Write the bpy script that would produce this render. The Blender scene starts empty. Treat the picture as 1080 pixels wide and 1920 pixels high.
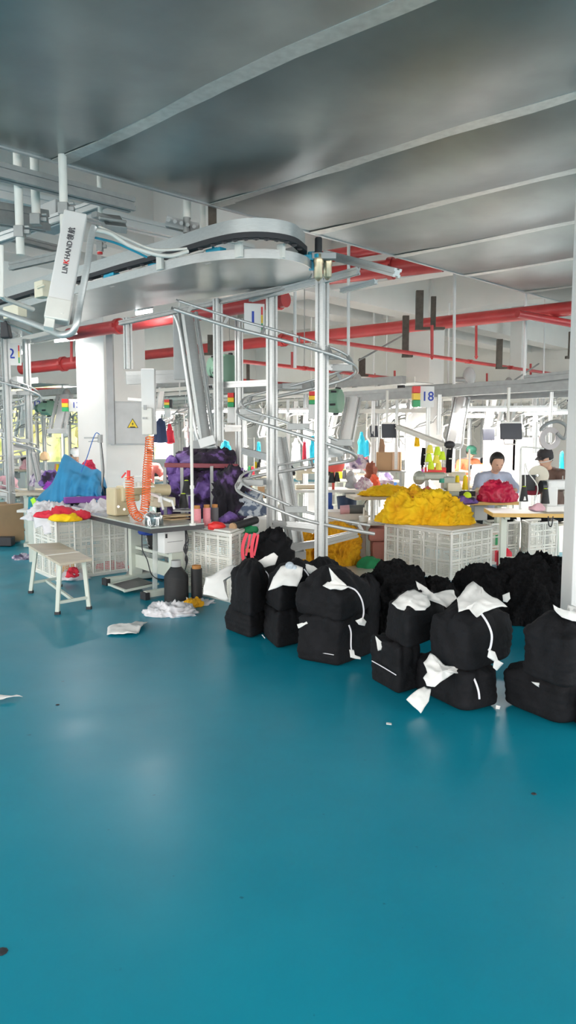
import bpy, bmesh, math, random
from mathutils import Vector as V, Matrix, noise, Euler

SC = bpy.context.scene
C = SC.collection
PI = math.pi
EYE, F = 1.5, 1400.0
PITCH = math.atan(140 / F)
CP, SP = math.cos(PITCH), math.sin(PITCH)
CAM = V((0, 0, EYE))
E1 = V((-.74, .673, 0)).normalized()      # along the work rows, away to the far side
E2 = V((.673, .74, 0)).normalized()       # across the rows
UP = V((0, 0, 1))
rnd = random.Random(7)

def ray(px, py):
    u, v = (px - 540) / F, (960 - py) / F
    return V((u, CP + v * SP, -SP + v * CP))
def at(px, py, d):                         # point at distance d ahead of the viewer
    r = ray(px, py); return CAM + r * (d / r.y)
def on(px, py, z=0.0):                     # point on the level plane z
    r = ray(px, py); return CAM + r * ((z - EYE) / r.z)

# ------------------------------------------------------------------ materials
MATS = {}
def mat(name, col, rough=.6, metal=0., var=.08, scale=6., bump=0., bscale=30., emit=0., coat=0., spec=.5, alpha=1., trans=0.,
        col2=None, ramp=None, stretch=None, detail=4.):
    if name in MATS: return MATS[name]
    m = bpy.data.materials.new(name); m.use_nodes = True
    nt = m.node_tree; N, L = nt.nodes, nt.links
    b = N['Principled BSDF']
    b.inputs['Roughness'].default_value = rough
    b.inputs['Metallic'].default_value = metal
    b.inputs['Specular IOR Level'].default_value = spec
    b.inputs['Coat Weight'].default_value = coat
    b.inputs['Alpha'].default_value = alpha
    b.inputs['Transmission Weight'].default_value = trans
    tc = N.new('ShaderNodeTexCoord'); mp = N.new('ShaderNodeMapping')
    if stretch: mp.inputs['Scale'].default_value = stretch
    L.new(tc.outputs['Object'], mp.inputs['Vector'])
    nz = N.new('ShaderNodeTexNoise'); nz.inputs['Scale'].default_value = scale; nz.inputs['Detail'].default_value = detail
    L.new(mp.outputs['Vector'], nz.inputs['Vector'])
    r = N.new('ShaderNodeValToRGB')
    c = V(col)
    c2 = V(col2) if col2 else None
    if ramp:
        el = r.color_ramp.elements
        while len(el) < len(ramp): el.new(.5)
        for e, (p, cc) in zip(el, ramp): e.position = p; e.color = (*cc, 1)
        r.color_ramp.interpolation = 'EASE'
    else:
        lo, hi = (c * (1 - var), c * (1 + var)) if c2 is None else (c, c2)
        r.color_ramp.elements[0].position = .3; r.color_ramp.elements[1].position = .7
        r.color_ramp.elements[0].color = (*[min(1, x) for x in lo], 1)
        r.color_ramp.elements[1].color = (*[min(1, x) for x in hi], 1)
    L.new(nz.outputs['Fac'], r.inputs['Fac'])
    L.new(r.outputs['Color'], b.inputs['Base Color'])
    if emit:
        b.inputs['Emission Color'].default_value = (*col, 1)
        b.inputs['Emission Strength'].default_value = emit
    if bump:
        n2 = N.new('ShaderNodeTexNoise'); n2.inputs['Scale'].default_value = bscale; n2.inputs['Detail'].default_value = 6
        L.new(mp.outputs['Vector'], n2.inputs['Vector'])
        bp = N.new('ShaderNodeBump'); bp.inputs['Strength'].default_value = bump; bp.inputs['Distance'].default_value = .02
        L.new(n2.outputs['Fac'], bp.inputs['Height']); L.new(bp.outputs['Normal'], b.inputs['Normal'])
    MATS[name] = m
    return m

# ------------------------------------------------------------------ things
WM = {}
def thing(name, label, cat, loc=(0, 0, 0), rz=0., group=None, kind=None):
    o = bpy.data.objects.new(name, None); C.objects.link(o)
    o.location = loc; o.rotation_euler = (0, 0, rz); o.empty_display_size = .1
    if label: o['label'] = label
    if cat: o['category'] = cat
    if group: o['group'] = group
    if kind: o['kind'] = kind
    WM[o.name] = Matrix.Translation(V(loc)) @ Matrix.Rotation(rz, 4, 'Z')
    return o
def tag(o, label, cat, group=None, kind=None):
    if label: o['label'] = label
    if cat: o['category'] = cat
    if group: o['group'] = group
    if kind: o['kind'] = kind
    return o
def kids(o): return [c for c in KID.get(o.name, [])]
KID = {}
def copy_tree(o, loc=None, rz=None, label=None, group=None, parent=None, scale=None):
    c = o.copy(); C.objects.link(c)
    if parent is not None:
        c.parent = parent; KID.setdefault(parent.name, []).append(c)
    if loc is not None: c.location = loc
    if rz is not None: c.rotation_euler = (0, 0, rz)
    if scale is not None: c.scale = (scale,) * 3 if not hasattr(scale, '__len__') else scale
    if label: c['label'] = label
    if group: c['group'] = group
    for ch in kids(o): copy_tree(ch, parent=c)
    return c

class MB:
    def __init__(s): s.bm = bmesh.new(); s.M = Matrix.Identity(4)
    def v(s, p): return s.bm.verts.new(s.M @ V(p))
    def face(s, pts):
        try: return s.bm.faces.new([s.v(p) for p in pts])
        except ValueError: return None
    def hexa(s, b, t):
        vb = [s.v(p) for p in b]; vt = [s.v(p) for p in t]; n = len(vb)
        s.bm.faces.new(vb[::-1]); s.bm.faces.new(vt)
        for i in range(n): s.bm.faces.new([vb[i], vb[(i + 1) % n], vt[(i + 1) % n], vt[i]])
        return s
    def box(s, c, size, R=None):
        c = V(c); x, y, z = [a / 2 for a in size]
        R = R or Matrix.Identity(3)
        f = lambda a: c + R @ V(a)
        return s.hexa([f(p) for p in ((-x, -y, -z), (x, -y, -z), (x, y, -z), (-x, y, -z))],
                      [f(p) for p in ((-x, -y, z), (x, -y, z), (x, y, z), (-x, y, z))])
    def frame_of(s, d, up=UP):
        d = V(d).normalized(); up = V(up)
        if abs(d.dot(up)) > .98: up = V((0, 1, 0)) if abs(d.y) < .9 else V((1, 0, 0))
        x = d.cross(up).normalized(); y = x.cross(d).normalized()
        return x, y
    def beam(s, p, q, w, h, up=UP, prof=False):
        p, q = V(p), V(q); x, y = s.frame_of(q - p, up)
        if prof:                                  # slotted aluminium section
            g, dp = .16, .16
            sec = []
            for k in range(4):
                a = k * PI / 2; ca, sa = round(math.cos(a)), round(math.sin(a))
                for (u, v) in ((.5, -.5), (.5, -g), (.5 - dp, -g), (.5 - dp, g), (.5, g)):
                    sec.append((u * ca - v * sa, u * sa + v * ca))
        else: sec = [(-.5, -.5), (.5, -.5), (.5, .5), (-.5, .5)]
        A = [p + x * (u * w) + y * (v * h) for u, v in sec]; B = [a + (q - p) for a in A]
        return s.hexa(A, B)
    def ring(s, c, x, y, r, n): return [s.v(V(c) + x * (math.cos(i * 2 * PI / n) * r) + y * (math.sin(i * 2 * PI / n) * r)) for i in range(n)]
    def skinrings(s, rs, cap=True, closed=False):
        n = len(rs[0])
        seq = list(zip(rs, rs[1:])) + ([(rs[-1], rs[0])] if closed else [])
        for a, b in seq:
            for i in range(n): s.bm.faces.new([a[i], a[(i + 1) % n], b[(i + 1) % n], b[i]])
        if cap and not closed: s.bm.faces.new(rs[0][::-1]); s.bm.faces.new(rs[-1])
        return s
    def cyl(s, p, q, r, r2=None, n=12):
        p, q = V(p), V(q); x, y = s.frame_of(q - p)
        return s.skinrings([s.ring(p, x, y, r, n), s.ring(q, x, y, r if r2 is None else r2, n)])
    def tube(s, pts, r, n=8, closed=False):
        pts = [V(p) for p in pts]; rs = []; last = None; m = len(pts)
        for i, p in enumerate(pts):
            a = pts[i - 1] if (i > 0 or closed) else p
            b = pts[(i + 1) % m] if (i < m - 1 or closed) else p
            d = (b - a).normalized()
            if last is None: x, y = s.frame_of(d)
            else:
                x = (last - d * last.dot(d))
                x = x.normalized() if x.length > 1e-6 else s.frame_of(d)[0]
                y = d.cross(x)
            last = x
            rs.append(s.ring(p, x, y, r[i] if hasattr(r, '__len__') else r, n))
        return s.skinrings(rs, closed=closed)
    def strip(s, pts, w, h, up=UP):              # rectangular bar along a path
        pts = [V(p) for p in pts]; rs = []
        for i, p in enumerate(pts):
            d = pts[min(i + 1, len(pts) - 1)] - pts[max(i - 1, 0)]
            x, y = s.frame_of(d, up)
            rs.append([s.v(p + x * u + y * v) for u, v in ((-w / 2, -h / 2), (w / 2, -h / 2), (w / 2, h / 2), (-w / 2, h / 2))])
        return s.skinrings(rs)
    def lathe(s, prof, c=(0, 0, 0), n=20, ax=UP):
        c = V(c); x, y = s.frame_of(ax); ax = V(ax).normalized()
        return s.skinrings([s.ring(c + ax * z, x, y, max(r, 1e-4), n) for r, z in prof])
    def ball(s, c, r, n=12):
        r = r if hasattr(r, '__len__') else (r, r, r); c = V(c)
        rs = []
        for j in range(n // 2 + 1):
            a = -PI / 2 + PI * j / (n // 2); cr = max(math.cos(a), 1e-3)
            rs.append([s.v(c + V((math.cos(t * 2 * PI / n) * cr * r[0], math.sin(t * 2 * PI / n) * cr * r[1], math.sin(a) * r[2]))) for t in range(n)])
        return s.skinrings(rs)
    def prism(s, pts, ext):
        pts = [V(p) for p in pts]; return s.hexa(pts, [p + V(ext) for p in pts])
    def build(s, name, m, parent=None, smooth=None, bevel=0., mods=None, mats=None):
        bm = s.bm
        bmesh.ops.recalc_face_normals(bm, faces=bm.faces)
        if parent is not None and parent.name in WM:
            bm.transform(WM[parent.name].inverted())
        me = bpy.data.meshes.new(name); bm.to_mesh(me); bm.free()
        for mm in (m if isinstance(m, (list, tuple)) else [m]): me.materials.append(mm)
        if smooth: me.shade_smooth() if smooth is True else me.set_sharp_from_angle(angle=math.radians(smooth)) 
        if smooth and smooth is not True:
            for p in me.polygons: p.use_smooth = True
            me.set_sharp_from_angle(angle=math.radians(smooth))
        o = bpy.data.objects.new(name, me); C.objects.link(o)
        if parent is not None:
            o.parent = parent; KID.setdefault(parent.name, []).append(o)
            WM[o.name] = WM.get(parent.name, Matrix.Identity(4))
        if bevel:
            b = o.modifiers.new('bevel', 'BEVEL'); b.width = bevel; b.segments = 2; b.limit_method = 'ANGLE'
        return o

def crom(pts, k=6):                              # smooth path through points
    pts = [V(p) for p in pts]; out = []
    for i in range(len(pts) - 1):
        p0, p1, p2, p3 = pts[max(i - 1, 0)], pts[i], pts[i + 1], pts[min(i + 2, len(pts) - 1)]
        for j in range(k):
            t = j / k
            out.append(.5 * ((2 * p1) + (p2 - p0) * t + (2 * p0 - 5 * p1 + 4 * p2 - p3) * t * t + (3 * p1 - p0 - 3 * p2 + p3) * t ** 3))
    return out + [pts[-1]]

def fbm(p, o=4): return noise.fractal(V(p), .9, 2.1, o)
def ridge(p, o=4): return 1 - abs(noise.noise(V(p))) * 2 + .5 * (1 - abs(noise.noise(V(p) * 2.1)) * 2)

def heap(name, m, c, size, seed=0, amp=.06, freq=6., res=5, parent=None, rz=0., flat=.35, dome=1., up=None, sharp=1.):
    """a crumpled pile of cloth: a dome standing at c"""
    if freq > 2: freq *= 1.3; amp *= 1.25
    bm = bmesh.new(); bmesh.ops.create_icosphere(bm, subdivisions=res, radius=1.)
    sx, sy, sz = size; off = V((seed * 3.7, seed * 1.9, seed * .7)); R = Matrix.Rotation(rz, 3, 'Z')
    for v in bm.verts:
        n = v.co.normalized(); p = V((n.x * sx / 2, n.y * sy / 2, 0))
        z = n.z
        if z < 0: zz = z * .02; rr = 1.
        else: zz = (z ** dome) * sz; rr = 1.
        q = V((p.x, p.y, zz))
        if z >= -.2:
            wq = q + V((noise.noise(q * 3.1 + off), noise.noise(q * 3.1 + off + V((5, 0, 0))), noise.noise(q * 3.1 + off + V((0, 5, 0))))) * .16
            a1 = 1 - abs(noise.noise(wq * freq + off)) * 2; a2 = 1 - abs(noise.noise(wq * freq * 2.3 + off)) * 2
            a3 = 1 - abs(noise.noise(wq * freq * 4.7 + off)) * 2
            d = (a1 * abs(a1) * 1.1 + .5 * a2 * abs(a2) + .28 * a3 - .6) * sharp + .5 * fbm(wq * freq * .5 + off)
            low = fbm(q * 1.6 + off, 2)
            nn = V((n.x, n.y, max(n.z, 0) + .15)).normalized()
            q += nn * amp * d + nn * amp * 1.6 * low * min(1., zz / max(sz, .01) + .3)
            q.z = max(q.z, .002)
        if up: q = up(q)
        v.co = R @ q + V(c)
    s = MB(); s.bm.free(); s.bm = bm
    return s.build(name, m, parent, smooth=True)

def sheet(name, m, outline, thick=.004, amp=.02, freq=9., seed=0, parent=None, cuts=4, centre=None, bulge=0., nrm=None):
    """a crumpled sheet of paper or cloth over an outline of 3D points"""
    pts = [V(p) for p in outline]; c = V(centre) if centre else sum(pts, V()) / len(pts)
    bm = bmesh.new(); vs = [bm.verts.new(p) for p in pts]; vc = bm.verts.new(c)
    for i in range(len(vs)): bm.faces.new([vs[i], vs[(i + 1) % len(vs)], vc])
    bmesh.ops.subdivide_edges(bm, edges=bm.edges[:], cuts=cuts, use_grid_fill=True)
    bmesh.ops.recalc_face_normals(bm, faces=bm.faces)
    if nrm is None:
        nrm = V()
        for f in bm.faces: nrm += f.normal * f.calc_area()
        if nrm.length < 1e-9: nrm = V((0, -1, 0))
        nrm.normalize()
    nrm = V(nrm)
    R = max((p - c).length for p in pts)
    for v in bm.verts:
        q = v.co * freq + V((seed, seed * 2.3, 0))
        t = 1 - min(1, (v.co - c).length / R)
        v.co += nrm * ((ridge(q) - .6) * amp + fbm(q * .6) * amp + bulge * t) + V((fbm(q + V((9, 0, 0)), 2), fbm(q + V((0, 9, 0)), 2), fbm(q + V((0, 0, 9)), 2))) * amp * .5
    s = MB(); s.bm.free(); s.bm = bm
    o = s.build(name, m, parent, smooth=50)
    so = o.modifiers.new('thickness', 'SOLIDIFY'); so.thickness = thick; so.offset = 0
    return o

def text_run(parts, name, size, loc, xdir, ydir, parent, gap=.006, bold=0.):
    """pieces of lettering set one after another, centred on loc"""
    obs = []; x = 0.
    for txt, m in parts:
        o = extrude_text(txt, name, m, size, (0, 0, 0), (1, 0, 0), (0, 1, 0), None, bold=bold)
        xs = [v.co.x for v in o.data.vertices]; w = max(xs) - min(xs); off = x - min(xs); x += w + gap; obs.append((o, off))
    X = V(xdir).normalized(); Y = V(ydir); Y = (Y - X * Y.dot(X)).normalized(); Z = X.cross(Y)
    M = Matrix(((X.x, Y.x, Z.x, loc[0]), (X.y, Y.y, Z.y, loc[1]), (X.z, Y.z, Z.z, loc[2]), (0, 0, 0, 1)))
    for o, off in obs:
        o.data.transform(Matrix.Translation((off - x / 2, 0, 0))); o.data.transform(M)
        if parent.name in WM: o.data.transform(WM[parent.name].inverted())
        o.parent = parent; KID.setdefault(parent.name, []).append(o)

def extrude_text(txt, name, m, size, loc, xdir, ydir, parent=None, ext=.002, bold=0.):
    cu = bpy.data.curves.new(name, 'FONT'); cu.body = txt; cu.size = size; cu.extrude = ext; cu.offset = bold
    cu.align_x = 'CENTER'; cu.align_y = 'CENTER'; cu.resolution_u = 3
    tmp = bpy.data.objects.new('tmp_text', cu); C.objects.link(tmp)
    dg = bpy.context.evaluated_depsgraph_get(); dg.update()
    me = bpy.data.meshes.new_from_object(tmp.evaluated_get(dg))
    bpy.data.objects.remove(tmp); bpy.data.curves.remove(cu)
    x = V(xdir).normalized(); y = V(ydir); y = (y - x * y.dot(x)).normalized(); z = x.cross(y)
    M = Matrix((( x.x, y.x, z.x, loc[0]), (x.y, y.y, z.y, loc[1]), (x.z, y.z, z.z, loc[2]), (0, 0, 0, 1)))
    me.transform(M)
    if parent is not None and parent.name in WM: me.transform(WM[parent.name].inverted())
    me.materials.clear(); me.materials.append(m); me.name = name
    o = bpy.data.objects.new(name, me); C.objects.link(o)
    if parent is not None: o.parent = parent; KID.setdefault(parent.name, []).append(o)
    return o
# ------------------------------------------------------------------ palette
ALU = mat('brushed_aluminium', (.58, .59, .585), .36, .5, .06, 20, stretch=(1, 1, 8))
ALU_D = mat('dull_aluminium', (.34, .35, .345), .45, .4, .08, 14)
STEEL = mat('galvanised_steel', (.26, .30, .30), .34, .8, .1, 3, bump=.03, bscale=5)
SEAM = mat('joint_steel', (.62, .64, .62), .42, .7, .1, 20)
WHITE = mat('white_paint', (.80, .80, .79), .5, 0, .03, 3)
CONC = mat('white_plaster', (.80, .785, .76), .8, 0, .03, 2, bump=.05, bscale=12)
CREAM = mat('cream_enamel', (.72, .67, .52), .4, 0, .05, 8)
PLAS = mat('white_plastic', (.80, .79, .74), .45, 0, .04, 8)
GREYP = mat('grey_plastic', (.45, .46, .46), .5, 0, .05, 8)
DARK = mat('dark_rubber', (.03, .03, .035), .6, 0, .1, 10)
BLACKM = mat('black_metal', (.04, .04, .045), .4, .3, .1, 10)
RED = mat('red_pipe_paint', (.55, .06, .06), .35, 0, .12, 4)
REDB = mat('red_plastic', (.75, .03, .03), .4, 0, .1, 8)
MAROON = mat('maroon_paint', (.25, .04, .06), .4, 0, .1, 8)
BROWNS = mat('rusty_steel', (.10, .085, .07), .7, .2, .2, 20)
GREEN = mat('green_enamel', (.20, .36, .26), .45, 0, .08, 6)
GREENB = mat('green_plastic', (.02, .35, .12), .4, 0, .08, 6)
BLUEC = mat('cyan_plastic', (.03, .42, .62), .4, 0, .08, 6)
BLUEI = mat('blue_ink', (.02, .06, .42), .5)
YEL = mat('yellow_plastic', (.85, .55, .02), .45, 0, .06, 8)
AMBER = mat('amber_plastic', (.85, .55, .02), .35)
LIME = mat('lime_thread', (.65, .85, .03), .7, 0, .08, 60)
YTHR = mat('yellow_thread', (.90, .66, .01), .7, 0, .08, 60)
BTHR = mat('black_thread', (.018, .018, .02), .55, 0, .3, 80, stretch=(.2, .2, 6), bump=.25, bscale=60)
PTHR = mat('pink_thread', (.78, .30, .34), .7, 0, .06, 60)
RTHR = mat('red_thread', (.75, .02, .05), .6, 0, .08, 60)
GTHR = mat('green_thread', (.02, .30, .10), .6, 0, .08, 60)
BRASS = mat('pale_brass', (.62, .52, .36), .3, .7, .08, 10)
WOODL = mat('pale_laminate', (.62, .54, .42), .45, 0, .08, 3, stretch=(1, 8, 1))
WOODY = mat('yellow_wood_edge', (.72, .45, .14), .5, 0, .1, 5, stretch=(1, 8, 1))
CARD = mat('brown_cardboard', (.46, .30, .17), .8, 0, .06, 5)
GREYT = mat('grey_green_tabletop', (.50, .54, .50), .18, 0, .05, 5)
BEIGE = mat('beige_enamel', (.62, .53, .34), .38, 0, .05, 6)
PALEG = mat('pale_green_enamel', (.66, .70, .62), .42, 0, .04, 6)
PAPER = mat('white_paper', (.80, .79, .77), .85, 0, .03, 6, bump=.2, bscale=14)
CWHITE = mat('white_cloth', (.74, .73, .76), .9, 0, .06, 9, bump=.3, bscale=22)
BLK = mat('black_cloth', (.0085, .0085, .0105), .85, 0, .3, 12, bump=.5, bscale=26, spec=.25)
BLK2 = mat('black_knit', (.009, .009, .010), .95, 0, .4, 40, bump=1., bscale=55, spec=.12)
YCLO = mat('yellow_cloth', (.86, .44, .008), .85, ramp=[(.24, (.85, .36, .006)), (.40, (.97, .55, .006)), (.7, (1., .66, .01))], scale=5, bump=.5, bscale=22)
YCLO2 = mat('amber_cloth', (.85, .42, .01), .85, ramp=[(.26, (.62, .26, .01)), (.45, (.90, .44, .01)), (.7, (.93, .52, .01))], scale=9, bump=1, bscale=40)
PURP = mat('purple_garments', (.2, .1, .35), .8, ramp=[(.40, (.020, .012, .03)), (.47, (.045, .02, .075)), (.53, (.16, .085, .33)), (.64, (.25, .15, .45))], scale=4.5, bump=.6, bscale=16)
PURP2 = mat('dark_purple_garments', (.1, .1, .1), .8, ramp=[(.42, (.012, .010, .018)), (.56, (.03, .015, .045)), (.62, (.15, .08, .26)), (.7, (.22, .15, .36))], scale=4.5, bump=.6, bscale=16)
BLUECL = mat('blue_cloth', (.035, .26, .50), .75, 0, .08, 5, bump=.2, bscale=14)
REDCL = mat('red_cloth', (.70, .03, .06), .75, 0, .12, 9, bump=.5, bscale=24)
CRIM = mat('crimson_satin', (.62, .015, .07), .4, 0, .25, 9, bump=.5, bscale=24)
PINKCL = mat('pink_cloth', (.72, .42, .47), .8, 0, .1, 9, bump=.4, bscale=20)
CYANCL = mat('cyan_cloth', (.02, .48, .66), .75, 0, .08, 9, bump=.3, bscale=20)
LIMECL = mat('lime_cloth', (.45, .85, .05), .7, 0, .08, 9)
GREENCL = mat('green_cloth', (.01, .25, .09), .7, 0, .15, 9, bump=.3, bscale=20)
MIXCL = mat('mixed_garments', (.5, .5, .5), .85, ramp=[(.35, (.10, .09, .16)), (.45, (.50, .42, .55)), (.52, (.72, .66, .70)), (.6, (.30, .22, .42))], scale=6, bump=.5, bscale=20)
LIT = mat('lit_tube', (1, 1, 1), .5, emit=9.)
ORANGE = mat('orange_hose_plastic', (.95, .20, .05), .4, 0, .05, 10, spec=.6)
SKIN = mat('skin', (.62, .38, .27), .6, 0, .05, 10)
HAIR = mat('black_hair', (.012, .010, .010), .5, 0, .3, 60)
SILV = mat('silver_foil', (.75, .77, .78), .22, .95, .1, 12, bump=.6, bscale=10)
GLASS = mat('window_glass', (.95, .98, .97), .03, 0, .01, 3, alpha=.12)
CLEARP = mat('clear_plastic', (.88, .92, .9), .15, 0, .02, 3, alpha=.3)
SCREEN = mat('dark_screen', (.030, .032, .045), .3, 0, .1, 8)
GARD = mat('sunlit_leaves', (.3, .42, .07), .8, ramp=[(.35, (.30, .36, .10)), (.5, (.62, .60, .25)), (.66, (.85, .80, .50))], scale=1.4, bump=.5, bscale=6)

def lattice_mat():
    """white crate plastic with its pattern of small square holes"""
    m = mat('crate_plastic', (.80, .79, .72), .5, 0, .04, 5)
    nt = m.node_tree; N, L = nt.nodes, nt.links; b = N['Principled BSDF']
    uv = N.new('ShaderNodeUVMap'); sp = N.new('ShaderNodeSeparateXYZ'); L.new(uv.outputs['UV'], sp.inputs[0])
    def op(o, a, bb=None, cc=None):
        n = N.new('ShaderNodeMath'); n.operation = o
        for i, x in enumerate((a, bb, cc)):
            if x is None: continue
            if isinstance(x, (int, float)): n.inputs[i].default_value = x
            else: L.new(x, n.inputs[i])
        return n.outputs[0]
    outs = []
    for ax in (0, 1):
        fine = op('GREATER_THAN', op('FRACT', op('MULTIPLY', sp.outputs[ax], 1 / .019)), .36)
        big = op('GREATER_THAN', op('FRACT', op('MULTIPLY', sp.outputs[ax], 1 / (.135 if ax == 0 else .19))), .14)
        outs.append(op('MULTIPLY', fine, big))
    hole = op('MULTIPLY', outs[0], outs[1])
    L.new(op('SUBTRACT', 1., hole), b.inputs['Alpha'])
    return m
LATT = lattice_mat()

# ------------------------------------------------------------------ the hall
def struct(name, s, m, parent=None, **k):
    o = s.build(name, m, parent, **k)
    if parent is None: o['kind'] = 'structure'
    return o
def rp(a, b, z=0.): return E1 * a + E2 * b + UP * z      # hall coordinates: a along E1, b along E2
RH = Matrix(((E1.x, E2.x, 0), (E1.y, E2.y, 0), (0, 0, 1)))
def hbox(s, a0, a1, b0, b1, z0, z1):
    return s.box(rp((a0 + a1) / 2, (b0 + b1) / 2, (z0 + z1) / 2), (abs(a1 - a0), abs(b1 - b0), z1 - z0), RH)

def floor_mat():
    m = bpy.data.materials.new('teal_epoxy'); m.use_nodes = True
    nt = m.node_tree; N, L = nt.nodes, nt.links; b = N['Principled BSDF']
    tc = N.new('ShaderNodeTexCoord')
    b.inputs['Specular IOR Level'].default_value = .36
    n1 = N.new('ShaderNodeTexNoise'); n1.inputs['Scale'].default_value = .9; n1.inputs['Detail'].default_value = 6; n1.inputs['Roughness'].default_value = .6
    L.new(tc.outputs['Object'], n1.inputs['Vector'])
    r = N.new('ShaderNodeValToRGB'); e = r.color_ramp.elements
    e[0].position, e[0].color = .32, (.003, .250, .360, 1); e[1].position, e[1].color = .68, (.006, .300, .420, 1)
    L.new(n1.outputs['Fac'], r.inputs['Fac'])
    n2 = N.new('ShaderNodeTexNoise'); n2.inputs['Scale'].default_value = 24; n2.inputs['Detail'].default_value = 3
    L.new(tc.outputs['Object'], n2.inputs['Vector'])
    r2 = N.new('ShaderNodeValToRGB'); e = r2.color_ramp.elements
    e[0].position, e[0].color = .22, (.35, .40, .42, 1); e[1].position, e[1].color = .27, (1, 1, 1, 1)
    L.new(n2.outputs['Fac'], r2.inputs['Fac'])
    mx = N.new('ShaderNodeMix'); mx.data_type = 'RGBA'; mx.blend_type = 'MULTIPLY'; mx.inputs[0].default_value = .8
    L.new(r.outputs['Color'], mx.inputs[6]); L.new(r2.outputs['Color'], mx.inputs[7]); L.new(mx.outputs[2], b.inputs['Base Color'])
    n3 = N.new('ShaderNodeTexNoise'); n3.inputs['Scale'].default_value = 2.2; n3.inputs['Detail'].default_value = 5
    L.new(tc.outputs['Object'], n3.inputs['Vector'])
    mr = N.new('ShaderNodeMapRange'); mr.inputs['To Min'].default_value = .24; mr.inputs['To Max'].default_value = .44
    L.new(n3.outputs['Fac'], mr.inputs['Value']); L.new(mr.outputs[0], b.inputs['Roughness'])
    bp = N.new('ShaderNodeBump'); bp.inputs['Strength'].default_value = .05
    L.new(n1.outputs['Fac'], bp.inputs['Height']); L.new(bp.outputs['Normal'], b.inputs['Normal'])
    return m
FLOORM = floor_mat()
s = MB(); hbox(s, -12, 21, -8, 21, -.1, 0); struct('floor', s, FLOORM)
GFL = mat('grey_floor', (.60, .60, .56), .3, 0, .06, 3)
s = MB(); s.prism([on(452, 1150, 0), on(800, 1160, 0), on(790, 1050, 0), on(560, 1028, 0), on(440, 1040, 0)], (0, 0, .006)); struct('floor_patch', s, GFL)  # pale grey area around the feet of the spiral tower
s = MB(); s.prism([at(x, 820, d) * V((1, 1, 0)) for x, d in ((330, 10.6), (1120, 9.6), (1300, 19.), (830, 24), (430, 26.), (330, 24))], (0, 0, .005)); struct('floor_zone', s, GFL)  # workstation grey, enlarged over the back floor to cut teal bounce light
CZ = 4.75
s = MB(); hbox(s, -7, 21, -6, 21, CZ, CZ + .2); struct('ceiling', s, CONC)

L1, L2 = 20., 20.2
def window(n, wall, u0, u1, z0, z1, nx, nz):
    f = (lambda u, z, o=0: rp(L1 + o, u, z)) if wall == 'left' else (lambda u, z, o=0: rp(u, L2 + o, z))
    t = thing('window_%d' % n, None, None, f((u0 + u1) / 2, z0), kind='structure')
    s = MB(); w = .06
    for i in range(nx + 1):
        u = u0 + (u1 - u0) * i / nx; s.beam(f(u, z0), f(u, z1), w, .09, up=E1 if wall == 'left' else E2)
    for j in range(nz + 1):
        z = z0 + (z1 - z0) * j / nz; s.beam(f(u0, z), f(u1, z), .09, w)
    s.build('window_frame', WHITE, t)
    s = MB(); s.face([f(u0, z0, .01), f(u1, z0, .01), f(u1, z1, .01), f(u0, z1, .01)]); s.build('pane', GLASS, t)
for wall, spans in (('left', [(6.2, 9.4), (9.9, 13.1), (13.6, 16.2), (16.7, 19.4)]), ('right', [(5.2, 7.2), (8.6, 10.6), (12.2, 14.2), (15.8, 17.8)])):
    s = MB()
    hb = (lambda u0, u1, z0, z1: hbox(s, L1, L1 + .25, u0, u1, z0, z1)) if wall == 'left' else (lambda u0, u1, z0, z1: hbox(s, u0, u1, L2, L2 + .25, z0, z1))
    z0, z1 = .75, (3.05 if wall == 'left' else 2.3)
    hb(-8, 21, 0, z0); hb(-8, 21, z1, CZ)
    edges = [-8] + [x for sp in spans for x in sp] + [21]
    for i in range(0, len(edges), 2): hb(edges[i], edges[i + 1], z0, z1)
    struct('wall_' + wall, s, CONC)
    for i, (u0, u1) in enumerate(spans):
        window(i + 1 + (4 if wall == 'right' else 0), wall, u0, u1, z0, z1, 3, 2)
# concrete columns and beams
def column(c, w, name='concrete_column', z1=CZ, rz=None):
    s = MB(); R = RH if rz is None else Matrix.Rotation(rz, 3, 'Z')
    s.box(V((c[0], c[1], z1 / 2)), (w, w, z1), R); return struct(name, s, CONC, bevel=.01)
C1 = at(208, 700, 11.2); C1.z = 0
c1a, c1b = C1.dot(E1), C1.dot(E2)
column(C1, .72)
C2 = at(797, 700, 15.4); C2.z = 0
column(C2, .55)
for (px, d, w) in ((1048, 6.9, 0), (968, 17, .28), (640, 19.5, .45), (420, 18.5, .5)):
    if w: column(at(px, 800, d), w)
s = MB(); s.box(V((2.01, 5.05, 3.43 / 2)), (.20, .20, 3.43))
sc_ = struct('steel_column', s, WHITE, bevel=.006)
s = MB()
for z in (1.44, 1.46, 1.49): s.cyl((1.95, 4.951, z), (1.95, 4.948, z), .006)
s.build('bolt_hole', DARK, sc_)
for i, (a, w) in enumerate(((c1a, .5), (C2.dot(E1), .45), (c1a - 12, .4))):
    s = MB(); hbox(s, a - w / 2, a + w / 2, -6, 20.2, 3.85, CZ); struct('ceiling_beam', s, CONC)
for i, (b, w) in enumerate(((c1b, .5), (C2.dot(E2), .45), (c1b - 4.6, .4), (c1b + 3.6, .35))):
    s = MB(); hbox(s, -11, 20, b - w / 2, b + w / 2, 3.95, CZ); struct('ceiling_beam', s, CONC)

# trees outside the side windows
for i, (b, r, h) in enumerate(((6.6, 1.7, 4.4), (10.2, 1.5, 3.4), (13.8, 1.7, 4.2), (17.4, 1.6, 3.6))):
    c = rp(L1 + 5.5, b, 0)
    o = heap('tree', GARD, c, (r * 2, r * 2, h), seed=20 + i, amp=.35, freq=1.6, res=5, dome=.8)
    tag(o, ['sunlit yellow-green tree outside the windows, left of the others', 'low pale tree outside the second side window', 'tall yellow tree outside beyond the numbered signs', 'sunlit tree outside the window nearest the hall corner'][i], 'tree', 'trees outside the side windows')
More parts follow.
